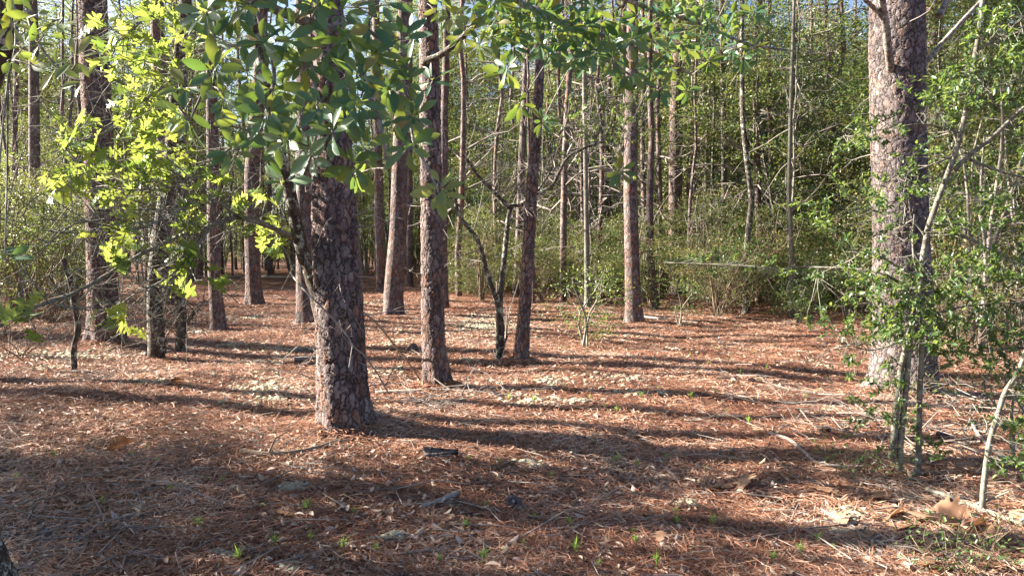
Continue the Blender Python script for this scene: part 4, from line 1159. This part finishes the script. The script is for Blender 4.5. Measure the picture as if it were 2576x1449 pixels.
alls = np.concatenate(SB)
HB = [(2400, 210, 45, 30, 12), (2450, 250, 50, 40, 14), (2390, 300, 40, 35, 10), (2340, 265, 30, 25, 6), (2520, 60, 50, 45, 12), (2540, 130, 40, 40, 10), (2500, 190, 50, 40, 8), (2545, 310, 40, 50, 6), (2210, 330, 60, 18, 9), (2140, 350, 30, 20, 5),
      (2330, 470, 50, 30, 7), (2230, 490, 50, 30, 6), (2380, 560, 40, 30, 5), (2300, 420, 30, 15, 4), (2100, 560, 60, 60, 8), (2150, 640, 60, 30, 8), (2090, 690, 70, 30, 12), (2190, 700, 60, 40, 14), (2000, 690, 50, 25, 5), (1880, 665, 60, 18, 7), (1750, 655, 60, 16, 6),
      (2240, 740, 60, 40, 16), (2310, 760, 60, 45, 18), (2380, 720, 60, 50, 14), (2450, 690, 70, 40, 14), (2530, 660, 50, 50, 12), (2330, 840, 60, 40, 18), (2250, 830, 60, 40, 14), (2180, 800, 50, 40, 10), (2160, 870, 50, 30, 8), (2420, 810, 70, 40, 16), (2510, 800, 60, 60, 16), (2540, 880, 40, 40, 8), (2060, 760, 60, 30, 6),
      (2270, 1080, 50, 40, 7), (2200, 1050, 40, 30, 4), (2330, 1120, 40, 30, 4), (2230, 960, 50, 40, 6), (2400, 890, 50, 30, 8), (2470, 560, 60, 40, 8), (2540, 500, 40, 40, 8), (2250, 580, 40, 30, 4), (2480, 470, 50, 30, 5)]
for cx, cy, rx, ry, nc in HB:
    for _ in range(int(nc * 1.75)):
        px = cx + rng.normal(0, .65) * rx; py = cy + rng.normal(0, .65) * ry
        c0 = P(px, py, dS)
        frm = alls[int(np.argmin(np.linalg.norm((alls - c0) * np.array([1, .3, 1]), axis=1)))]
        c = P(px, py, frm[1] + rng.normal(0, .28))
        m_ = (frm + c) / 2 + rng.normal(0, .03, 3)
        sticks(mtw, [frm, m_], [m_, c], [.0028, .002], [.002, .0015], 3)
        twiglet(mtw, mlf, SMALL, c, nrm(c - frm + rng.normal(0, .05, 3)), rng.uniform(.10, .24), rng.integers(12, 20), .037, .0018)
for C in SB:
    for _ in range(9):
        p = C[rng.integers(2, len(C))]; v = nrm(rng.normal(0, 1, 3)); L = rng.uniform(.1, .4)
        m_ = p + v * L * .5; e = m_ + nrm(v + rng.normal(0, .4, 3)) * L * .5
        sticks(mtw, [p, m_], [m_, e], [.003, .0022], [.0022, .001], 3)
for m_ in (mtw, mlf): shift(m_, base)
mtw.build('branches', M['smooth_bark'], root); mlf.build('foliage', M['holly_leaf'], root)

# slanting single stem at the right border
base = G(2471, 1290); d2 = base[1]
root = empty('holly_sapling', tuple(base), 'slanting bare pale sapling stem at the right border', 'sapling')
mst, mtw, mlf = MB(), MB(), MB()
C = limb(mst, [(2470, 1294), (2476, 1210), (2490, 1111), (2508, 1050), (2529, 986), (2563, 933), (2590, 860), (2640, 760), (2680, 640)], 15, 10, d2, 26, 8, .04)
for cx, cy, rx, ry, nc in [(2550, 1070, 30, 45, 12), (2545, 1150, 35, 50, 12), (2570, 1000, 20, 40, 6), (2600, 900, 50, 60, 12), (2570, 1260, 25, 40, 7)]:
    for _ in range(nc):
        c = P(cx + rng.normal(0, .6) * rx, cy + rng.normal(0, .6) * ry, d2 + rng.normal(-.1, .2))
        frm = C[int(np.argmin(np.linalg.norm(C - c, axis=1)))]
        m_ = (frm + c) / 2 + rng.normal(0, .03, 3); sticks(mtw, [frm, m_], [m_, c], [.003, .002], [.002, .0015], 3)
        twiglet(mtw, mlf, SMALL, c, nrm(c - frm), rng.uniform(.08, .18), 9, .042, .0018)
for m_ in (mst, mtw, mlf): shift(m_, base)
mst.build('stems', M['smooth_bark'], root); mtw.build('branches', M['smooth_bark'], root); mlf.build('foliage', M['holly_leaf'], root)

# dead limbs on the stoutest pine (its parts)
R1 = [o for o in COL.objects if o.name.startswith('pine_tree') and 'stoutest pine of pale' in o.get('label', '')][0]
b = np.array(R1.location); d = b[1]
for pts, w0, w1 in [([(2243, 190, -.13), (2238, 150, -.30), (2233, 110, -.42), (2226, 53, -.55), (2216, -10, -.7), (2200, -90, -.9)], 19, 15), ([(2226, 55, -.55), (2205, 28, -.6), (2173, -2, -.7), (2140, -40, -.8)], 12, 8), ([(2362, 42, .0), (2378, 10, .05), (2395, -40, .1)], 18, 13), ([(2330, 155, .1), (2394, 82, .2), (2458, 14, .3), (2520, -50, .4)], 12, 8)]:
    mb = MB(); limb(mb, [(p[0], p[1], d + p[2]) for p in pts], w0, w1, d, 30, 10, .10); shift(mb, b); mb.build('dead_branch', M['mag_bark'], R1)
P3o = [o for o in COL.objects if o.get('label', '').startswith('dark slim pine')][0]
b = np.array(P3o.location); d = b[1]
mb = MB(); limb(mb, [(1062, 156, d - .1), (1095, 146, d - .2), (1128, 125, d - .3), (1160, 98, d - .4), (1200, 60, d - .5)], 20, 10, d, 14, 8, .08); shift(mb, b); mb.build('limb', M['lichen_bark'], P3o)
print('saplings done')

# ------------------------------------------------------------------ floor things
def fallen(pts, w0, w1, label, m='twig_grey', tw=5, group=None, name='fallen_branch', sides=7, lift=.6):
    G0 = [G(p[0], p[1]) for p in pts]
    d = G0[len(G0) // 2][1]
    r0 = w0 / 2 * d / FPX; r1 = w1 / 2 * d / FPX
    W = np.array(G0); W[:, 2] += np.linspace(r0, r1, len(W)) * lift + .012
    for i, p in enumerate(pts):
        if len(p) > 2: W[i, 2] += p[2]
    C = spline(W, 6 * len(pts))
    base = C[len(C) // 2].copy(); base[2] = float(gz(base[0], base[1]))
    mb = MB(); tube(mb, C - base, r0, r1, sides, rough=.09)
    for _ in range(tw):
        p = C[rng.integers(2, len(C))] - base; t = nrm(C[-1] - C[0])
        v = nrm(t * .7 + rng.normal(0, .6, 3) + np.array([0, 0, .15])); L = rng.uniform(.08, .3)
        q = p + v * L * .5; e = q + nrm(v + rng.normal(0, .4, 3)) * L * .5
        q[2] = max(q[2], .01); e[2] = max(e[2], .008)
        rr = max(r1 * .7, .002); sticks(mb, [p, q], [q, e], [rr, rr * .7], [rr * .7, rr * .3], 4)
    o = mb.build(name, M[m]); o.location = base
    tag(o, label, 'branch', group); return o
fallen([(605, 1143), (690, 1150), (780, 1137), (850, 1115), (905, 1095)], 14, 9, 'long curved fallen branch in front of the thick plated pine', 'twig_brown', 3)
fallen([(1058, 1283), (1100, 1270), (1150, 1248)], 12, 15, 'short thick grey stick lying in the shade', 'twig_grey', 0)
fallen([(1300, 1000), (1200, 990), (1080, 985), (945, 992)], 5, 8, 'straight grey branch lying at the foot of the dark slim pine', 'twig_grey', 5)
P1o = [o for o in COL.objects if o.get('label', '').startswith('thick pine with rust')][0]
b = np.array(P1o.location); mb = MB()
C = limb(mb, [(729, 685, 6.35), (761, 725, 6.15), (800, 764, 6.1), (864, 831, 6.1), (889, 870, 6.1), (921, 899, 6.15), (950, 940, 6.3), (975, 985, 6.4)], 6, 3, 6.1, 26, 6, .1)
for _ in range(12):
    p = C[rng.integers(4, 26)]; v = nrm(rng.normal(0, 1, 3) * np.array([1, .4, 1])); L_ = rng.uniform(.1, .45); q = p + v * L_ * .5; e = q + nrm(v + rng.normal(0, .4, 3)) * L_ * .5
    sticks(mb, [p, q], [q, e], [.004, .003], [.003, .0015], 4)
shift(mb, b); mb.build('dead_branch', M['twig_grey'], P1o)
b = G(1063, 965); mb = MB()
C = limb(mb, [(914, 785, 8.2), (953, 820, 8.3), (999, 877, 8.45), (1028, 913, 8.55), (1063, 965, b[1])], 5, 5, 8.4, 20, 6, .1)
for _ in range(10):
    p = C[rng.integers(4, 20)]; v = nrm(rng.normal(0, 1, 3)); L_ = rng.uniform(.1, .4); q = p + v * L_ * .5; e = q + nrm(v + rng.normal(0, .4, 3)) * L_ * .5
    sticks(mb, [p, q], [q, e], [.004, .003], [.003, .0015], 4)
shift(mb, b); o = mb.build('fallen_branch', M['twig_brown']); o.location = b
tag(o, 'thin brown branch propped between the thick plated pine and dark slim pine', 'branch')
fallen([(1935, 1095), (1985, 1112), (2020, 1140), (2065, 1172), (2180, 1180)], 10, 6, 'pale curved branch lying left of the holly sapling stems', 'twig_grey', 2)
fallen([(2065, 1290), (2140, 1330), (2200, 1365), (2262, 1395)], 12, 7, 'bleached straight branch pointing at the biggest fallen oak leaf', 'twig_grey', 4)
fallen([(2330, 1240), (2400, 1262), (2470, 1290), (2576, 1330)], 15, 13, 'pale rotting branch lying behind the biggest fallen oak leaf', 'smooth_bark', 2)
fallen([(2150, 1020), (2190, 1050), (2230, 1075), (2215, 1130)], 6, 5, 'white twig curling beside the holly sapling stems', 'twig_grey', 2)
fallen([(2330, 1080), (2420, 1085), (2500, 1075)], 7, 6, 'grey stick lying right of the holly sapling stems', 'twig_grey', 4)
fallen([(2440, 1060), (2470, 1110), (2530, 1160), (2600, 1190)], 9, 8, 'pale branch running behind the slanting sapling stem', 'twig_grey', 3)
fallen([(130, 1385), (220, 1400), (290, 1420), (340, 1470)], 8, 7, 'pale bare branch in the near corner below the shaded leaves', 'twig_grey', 6)
fallen([(270, 1385), (330, 1380), (385, 1400), (420, 1412)], 7, 4, 'short sunlit curved stick beside the pale bare branch', 'twig_grey', 2)
fallen([(0, 1345), (40, 1325), (75, 1315)], 9, 6, 'dark stick end poking in from the left border', 'twig_dark', 2)
fallen([(310, 1310), (380, 1300), (470, 1285)], 8, 6, 'dark straight stick lying across the near litter', 'twig_dark', 3)
fallen([(620, 1320), (650, 1270), (690, 1220)], 6, 4, 'dark twig slanting up from the near litter', 'twig_dark', 3)
fallen([(1440, 852), (1490, 838), (1540, 850), (1580, 862)], 6, 4, 'brown arched branch under the knee high holly sprig', 'twig_brown', 4)
fallen([(1620, 800), (1690, 808), (1760, 815)], 6, 4, 'grey fallen branch at the foot of the straight pine', 'twig_grey', 5)
fallen([(1960, 1085), (2010, 1060), (2080, 1045)], 6, 3, 'brushy dead branch left of the stoutest pine', 'twig_grey', 12)
fallen([(560, 702), (640, 698), (700, 700), (780, 702)], 7, 6, 'pale log lying far back across the open floor', 'twig_grey', 0, name='fallen_log')
fallen([(360, 902), (300, 898), (330, 885)], 5, 3, 'grey twig at the foot of the large dark pine', 'twig_grey', 3)
fallen([(364, 898), (395, 895), (432, 890)], 12, 10, 'thick grey piece of wood behind the mossy oak stem', 'twig_grey', 0)
fallen([(735, 890), (770, 885), (835, 888)], 14, 11, 'short mossy log left of the thick plated pine', 'smooth_bark', 0, name='fallen_log')
fallen([(740, 912), (790, 908), (826, 910)], 15, 13, 'pale short log in front of the mossy log', 'twig_grey', 0, name='fallen_log')
fallen([(1760, 1140), (1830, 1155), (1900, 1163)], 6, 4, 'thin dark stick along the shadow band', 'twig_dark', 3)
fallen([(1480, 1180), (1560, 1190), (1610, 1202)], 6, 4, 'slender stick below the pine seedlings in the light', 'twig_brown', 3)
fallen([(1700, 1330), (1780, 1338), (1850, 1345)], 6, 4, 'pale twig in the lit strip left of the oak leaves', 'twig_grey', 3)
fallen([(2600, 882), (2540, 880), (2440, 892)], 8, 5, 'dark fallen branch right of the stoutest pine', 'twig_dark', 6)
# brush pile of fine dead twigs at the feet of the right pine
for i, (px, py) in enumerate([(1980, 1050), (2100, 1010), (2400, 1040), (2180, 1090), (2450, 1030), (1180, 1000), (1040, 1020), (120, 870), (60, 840), (2420, 1120), (300, 1340), (180, 960)]):
    b = G(px, py); mb = MB()
    for _ in range(16):
        a = rng.random() * 6.28; p = np.array([rng.normal(0, .22), rng.normal(0, .22), rng.uniform(.01, .12)]); v = np.array([math.cos(a), math.sin(a), rng.normal(.02, .2)])
        L = rng.uniform(.2, .7); q = p + v * L * .5; e = q + nrm(v + rng.normal(0, .3, 3)) * L * .5; q[2] = max(q[2], .01); e[2] = max(e[2], .01)
        sticks(mb, [p, q], [q, e], [.005, .004], [.004, .002], 4)
        for _k in range(3):
            s = q + (e - q) * rng.uniform(-.6, .9); f = s + nrm(v + rng.normal(0, .8, 3)) * L * .3; f[2] = max(f[2], .01); sticks(mb, [s], [f], .0025, .001, 3)
    o = mb.build('brushwood', M['twig_grey']); o.location = b
    tag(o, ['tangle of dead twigs in the shade left of the stoutest pine', 'tangle of dead twigs touching the left foot of the stoutest pine', 'tangle of dead twigs right of the holly stems', 'tangle of dead twigs just left of the holly stems', 'tangle of dead twigs beyond the slanting stem', 'tangle of twigs right of the dark slim pine', 'tangle of twigs between thick plated pine and dark slim pine', 'tangle of twigs left of the bent snag', 'tangle of dead twigs at the left border under the scrub', 'tangle of dead twigs in front of the slanting stem', 'tangle of twigs behind the pale bare branch in the near corner', 'tangle of twigs right at the foot of the bent snag'][i], 'brushwood')

# reindeer lichen cushions
def ico(sub=2):
    import bmesh
    bm = bmesh.new(); bmesh.ops.create_icosphere(bm, subdivisions=sub, radius=1)
    V = np.array([v.co[:] for v in bm.verts]); F = np.array([[v.index for v in f.verts] for f in bm.faces]); bm.free()
    return V, F
IV, IF = ico(2)
def lichen(px, py, wx, wy, n, label, r=(.010, .030)):
    """a patch of small pale cushions: width and depth in picture pixels at that spot"""
    c = G(px, py); mb = MB()
    dx = wx / FPX * c[1]; dy = abs(G(px, py - wy / 2)[1] - G(px, py + wy / 2)[1]) / 2
    for _ in range(int(n * 1.5)):
        a = rng.random() * 6.28; q = abs(rng.normal(0, .68)); x = c[0] + .5 * dx * q * math.cos(a); y = c[1] + dy * q * math.sin(a)
        rr = rng.uniform(*r); s = 1 + .28 * rng.standard_normal(len(IV))
        V = IV * (rr * s)[:, None] * np.array([1.25, 1.25, .62]) + np.array([x, y, float(gz(x, y)) + rr * .36]) - c
        mb.add(V, [IF], np.clip(rng.normal(.55, .25), 0, 1))
    o = mb.build('lichen_patch', M['lichen'], smooth=True); o.location = c
    tag(o, label, 'lichen patch')
lichen(180, 893, 330, 30, 210, 'long sunlit lichen strip in front of the large dark pine')
lichen(130, 925, 110, 18, 30, 'small lichen cushion group near the foot of the bent snag')
lichen(590, 868, 130, 20, 60, 'lichen patch right of the mossy oak stems')
lichen(500, 835, 120, 14, 50, 'lichen patch behind the slender grey pine foot')
lichen(660, 975, 190, 50, 120, 'lichen patch left of the thick plated pine')
lichen(690, 1010, 100, 24, 30, 'shaded lichen bits at the near end of the left lichen patch')
lichen(1215, 822, 250, 56, 800, 'broad sunlit lichen carpet behind the forked oak')
lichen(930, 762, 200, 26, 160, 'far lichen patch behind the sunlit pine foot')
lichen(620, 800, 180, 18, 90, 'far lichen patch in front of the reddish pine')
lichen(1010, 858, 120, 24, 90, 'lichen patch just left of the dark slim pine')
lichen(640, 915, 140, 20, 60, 'lichen streak behind the left lichen patch')
lichen(380, 960, 120, 16, 30, 'lichen bits in front of the mossy oak stems')
lichen(1440, 1010, 110, 16, 40, 'lichen scraps at the near side of the sunlit floor')
lichen(985, 936, 120, 22, 45, 'grey lichen patch between the thick plated pine and dark slim pine')
lichen(900, 790, 170, 22, 90, 'lichen patch in front of the sunlit pine')
lichen(700, 880, 120, 18, 40, 'lichen patch beside the short mossy log')
lichen(1175, 905, 60, 14, 18, 'little lichen patch left of the forked oak foot')
lichen(1380, 960, 150, 40, 70, 'lichen patch in front of the thin leaning pine')
lichen(1560, 950, 190, 26, 60, 'loose lichen patch in the sunlit open floor')
lichen(1330, 1010, 170, 26, 50, 'shaded lichen patch right of the straight grey branch')
lichen(1600, 990, 130, 16, 30, 'lichen scraps along the second shadow band')
lichen(1700, 880, 90, 12, 20, 'lichen scraps under the tall pine')
lichen(1580, 845, 80, 12, 20, 'lichen scraps in front of the straight pine')
lichen(2060, 920, 90, 12, 16, 'lichen scraps left of the stoutest pine')
lichen(740, 1225, 60, 22, 14, 'single pale lichen clump in the near shade', (.015, .03))
lichen(1000, 1350, 50, 20, 14, 'pale lichen clump near the front among dead leaves', (.015, .03))
lichen(750, 1225, 40, 14, 10, 'lichen clump left of the short thick grey stick', (.012, .025))
lichen(1330, 1165, 70, 16, 18, 'dry lichen clump behind the curled bark piece', (.015, .03))
lichen(1730, 1265, 60, 22, 22, 'branching lichen clump in the lit strip', (.012, .026))
lichen(2130, 1300, 80, 22, 22, 'lichen clump behind the bleached straight branch', (.014, .028))
lichen(2120, 1345, 60, 16, 14, 'lichen clump beside the bleached straight branch', (.014, .026))
lichen(2085, 1030, 60, 20, 14, 'grey lichen tuft by the dead twigs left of the stoutest pine', (.014, .028))
lichen(730, 1430, 50, 20, 12, 'bluish lichen clump at the front edge', (.014, .026))
lichen(560, 1395, 50, 18, 12, 'bluish lichen clump among the front twigs', (.012, .024))

# pine seedlings
mb = MB()
sticks(mb, [(0, 0, -.01)], [(0.003, 0, .05)], .0018, .0014, 5, 0.3)
n = 26; az = rng.random(n) * 6.28; el = rng.uniform(.1, 1.3, n)
needles(mb, np.stack([np.zeros(n), np.zeros(n), rng.uniform(.03, .055, n)], 1), np.stack([np.cos(az) * np.cos(el), np.sin(az) * np.cos(el), np.sin(el)], 1), rng.uniform(.025, .05, n), .0045)
sm = mb.mesh('pine_seedling', M['seedling'], False)
SP = [(866, 1085), (330, 1150), (370, 1135), (395, 1160), (50, 1205), (1180, 1165), (1255, 1165), (1275, 1010), (1340, 1010), (1430, 985), (1610, 1005), (1650, 975), (1480, 1010), (1530, 1030), (1560, 1045), (1700, 990), (1740, 1005), (1800, 1000), (1850, 970), (1900, 965), (1560, 1165), (1547, 1170),
      (1600, 1178), (1680, 1155), (1395, 1210), (1500, 1120), (1880, 1070), (1650, 1085), (1700, 1300), (1780, 1190), (1700, 1325), (1800, 1335), (1590, 1340), (1600, 1375), (1650, 1430), (1510, 1435), (1945, 1415), (1225, 1280), (770, 1290), (780, 1365), (660, 1280), (500, 1330), (620, 1420),
      (690, 1380), (950, 1395), (860, 1390), (1210, 1430), (1165, 1330), (1350, 1310), (1420, 1330), (1320, 1380), (1450, 1400), (1860, 940), (1930, 930), (2000, 900), (1780, 920), (1740, 900), (1810, 880), (1640, 920), (1550, 900), (1690, 860), (1960, 870), (2080, 960), (2110, 890), (2060, 985),
      (1900, 1010), (1830, 1040), (2030, 1010), (1450, 930), (1420, 880), (1830, 910), (1900, 890), (2360, 1140), (2080, 1170), (2060, 1380), (2010, 1400), (250, 1270), (430, 1240), (130, 1150), (890, 1300), (1100, 1420), (1270, 1395), (560, 1215), (2100, 1385), (1990, 1200)]
for i, (px, py) in enumerate(SP):
    b = G(px + rng.normal(0, 4), py + rng.normal(0, 3))
    o = bpy.data.objects.new('pine_seedling', sm); COL.objects.link(o); s = rng.uniform(.55, 1.05) + .3 * rng.random() ** 3
    o.location = b; o.rotation_euler = (rng.normal(0, .15), rng.normal(0, .15), rng.random() * 6); o.scale = (s, s, s)
    tag(o, 'tiny bright green pine seedling sprouting from the needle litter', 'pine seedling', 'pine seedlings on the forest floor')

# big fallen lobed oak leaves, lower right
def big_leaf(px, py, L, az, tilt, label, curl=.25, lift=.015, roll=0.0):
    b = G(px, py); mb = MB(); T = T_oak(curl * .7, .05, .045, .2)
    tilt *= .6
    Xd = np.array([math.cos(az) * math.cos(tilt), math.sin(az) * math.cos(tilt), math.sin(tilt)])
    Zd = np.array([math.sin(roll) * -math.sin(az), math.sin(roll) * math.cos(az), math.cos(roll)])
    leaves(mb, (T[0] * np.array([1, 1.3, 1]), T[1]), [(0, 0, lift + .012)], [Xd], [Zd], L * .88)
    o = mb.build('fallen_leaf', M['big_leaf']); o.location = b
    tag(o, label, 'dead leaf'); return o
big_leaf(2480, 1440, .24, .5, .15, 'biggest tan oak leaf lying sunlit at the right front', .1)
big_leaf(2530, 1440, .20, 2.2, .2, 'brown oak leaf tucked against the biggest one', .3)
big_leaf(2290, 1395, .20, .2, .05, 'lobed tan oak leaf under the bleached branch tip', .2)
big_leaf(2340, 1390, .2, 1.2, .12, 'pointed oak leaf right of the lobed tan one', .3)
big_leaf(2150, 1295, .22, -.2, .1, 'curled oak leaf half in sunlight behind the lichen clumps', .5)
big_leaf(2230, 1300, .2, .3, .2, 'brown oak leaf rising from the shade beside the curled one', .4)
big_leaf(2300, 1320, .22, 1.0, .25, 'wavy oak leaf in the middle of the leaf heap', .3)
big_leaf(2380, 1330, .22, .1, .1, 'grey brown oak leaf at the right of the leaf heap', .3)
big_leaf(2440, 1310, .2, 2.6, .5, 'orange brown oak leaf standing on edge by the slanting stem', .4, roll=.8)
big_leaf(2330, 1270, .18, .6, .2, 'small lit oak leaf at the back of the leaf heap', .4)
big_leaf(2200, 1355, .18, 2.9, .12, 'oak leaf with raised lobes left in the heap', .3)
big_leaf(1870, 1240, .2, 1.3, .9, 'tall upright curled oak leaf in the sun', .5, roll=.5)
big_leaf(1845, 1235, .16, 2.8, .25, 'pale oak leaf lying beside the upright curled one', .3)
big_leaf(1895, 1090, .14, .6, .3, 'grey oak leaf near the dead brush', .3)
big_leaf(270, 1140, .2, .9, .75, 'dark rust leaf standing upright in the left shade', .4, roll=.9)
big_leaf(430, 965, .16, .2, .6, 'dark red leaf standing up left of the lichen', .4, roll=.5)
big_leaf(690, 1300, .15, .3, .1, 'pale oak leaf lying flat in the near shade', .25)
big_leaf(390, 1230, .15, .8, .1, 'pale lobed leaf in the left near litter', .25)
big_leaf(1660, 1375, .09, 1.4, .9, 'single oval white leaf standing up near the front', .1, roll=.2)
for k_, (px, py) in enumerate([(2085, 1250), (2180, 1265), (2260, 1345), (2400, 1370), (2520, 1370), (2480, 1330), (2560, 1420), (2310, 1420), (2240, 1260), (2360, 1295), (2130, 1330), (2440, 1395), (2160, 1240), (2390, 1430), (2540, 1300), (2270, 1300)]):
    big_leaf(px, py, rng.uniform(.15, .22), rng.random() * 6.28, rng.uniform(.05, .4), 'brown lobed oak leaf lying in the leaf heap below the sapling stems', rng.uniform(.15, .5), roll=rng.normal(0, .4))['group'] = 'leaf heap below the sapling stems'
# curled sheet of bark and cones
b = G(1065, 1153); mb = MB()
th = np.linspace(-2.2, 2.2, 14); xs = np.linspace(0, .26, 8)
V = np.array([[x, .045 * math.sin(t) * (1 + .3 * x), .04 * (1 - math.cos(t)) + .004 + .02 * math.sin(9 * x + t)] for x in xs for t in th])
i = (np.arange(7)[:, None] * 14 + np.arange(13)[None]).ravel(); mb.add(V, [np.stack([i, i + 1, i + 15, i + 14], 1)], .3)
o = mb.build('bark_piece', M['bark_grey']); o.location = b; o.rotation_euler = (0, 0, .2)
sm_ = o.modifiers.new('thick', 'SOLIDIFY'); sm_.thickness = .006
tag(o, 'curled sheet of fallen grey bark in front of the thick plated pine', 'bark')
def cone(px, py, label, s=1.0, rz=0, mat_='cone'):
    b = G(px, py); mb = MB()
    T = (np.array([(0, 0, 0), (.55, .32, .05), (1, .26, .22), (1.05, 0, .30), (1, -.26, .22), (.55, -.32, .05)], float), [np.array([[0, 5, 4, 3], [3, 2, 1, 0]])])
    n = 70; k = np.arange(n); q = k / n; az = k * 2.39996
    rad = np.sin(np.clip(.15 + q * .9, 0, 1) * math.pi) ** .7
    ax = np.stack([np.cos(az) * .9, np.zeros(n) + (.5 - q) * -.9, np.sin(az) * .9], 1)
    Pp = np.stack([np.cos(az) * .006, (q - .5) * .075, np.sin(az) * .006], 1)
    leaves(mb, T, Pp, ax, np.tile([0, 1.0, 0], (n, 1)), .012 + .022 * rad, rng.random(n))
    sticks(mb, [(0, -.036, 0)], [(0, .036, 0)], .009, .006, 8)
    o = mb.build('pine_cone', M[mat_]); o.location = b + np.array([0, 0, .026 * s]); o.rotation_euler = (rng.normal(0, .2), 0, rz); o.scale = (s, s, s)
    tag(o, label, 'pine cone')
cone(1290, 1275, 'blue grey weathered pine cone behind the upright dead leaf', 1.15, .5)
cone(2075, 1090, 'dark open pine cone by the lying oak leaf', 1.1, 1.2)
cone(2370, 1105, 'pine cone between the holly stems and the slanting stem', 1.1, .2)
cone(2120, 1083, 'greyish pine cone left of the white curling twig', 1.0, 2.0)
cone(110, 1355, 'small dark pine cone near the stick at the left border', .9, .9)
cone(1010, 1470, 'dark pine cone at the very front', 1.0, 1.5)
cone(1890, 965, 'pine cone on the sunlit needles left of the stoutest pine', 1.0, .3)
cone(1040, 880, 'dark pine cone heap by the dark slim pine', 1.5, .3)
print('objects', len(COL.objects))
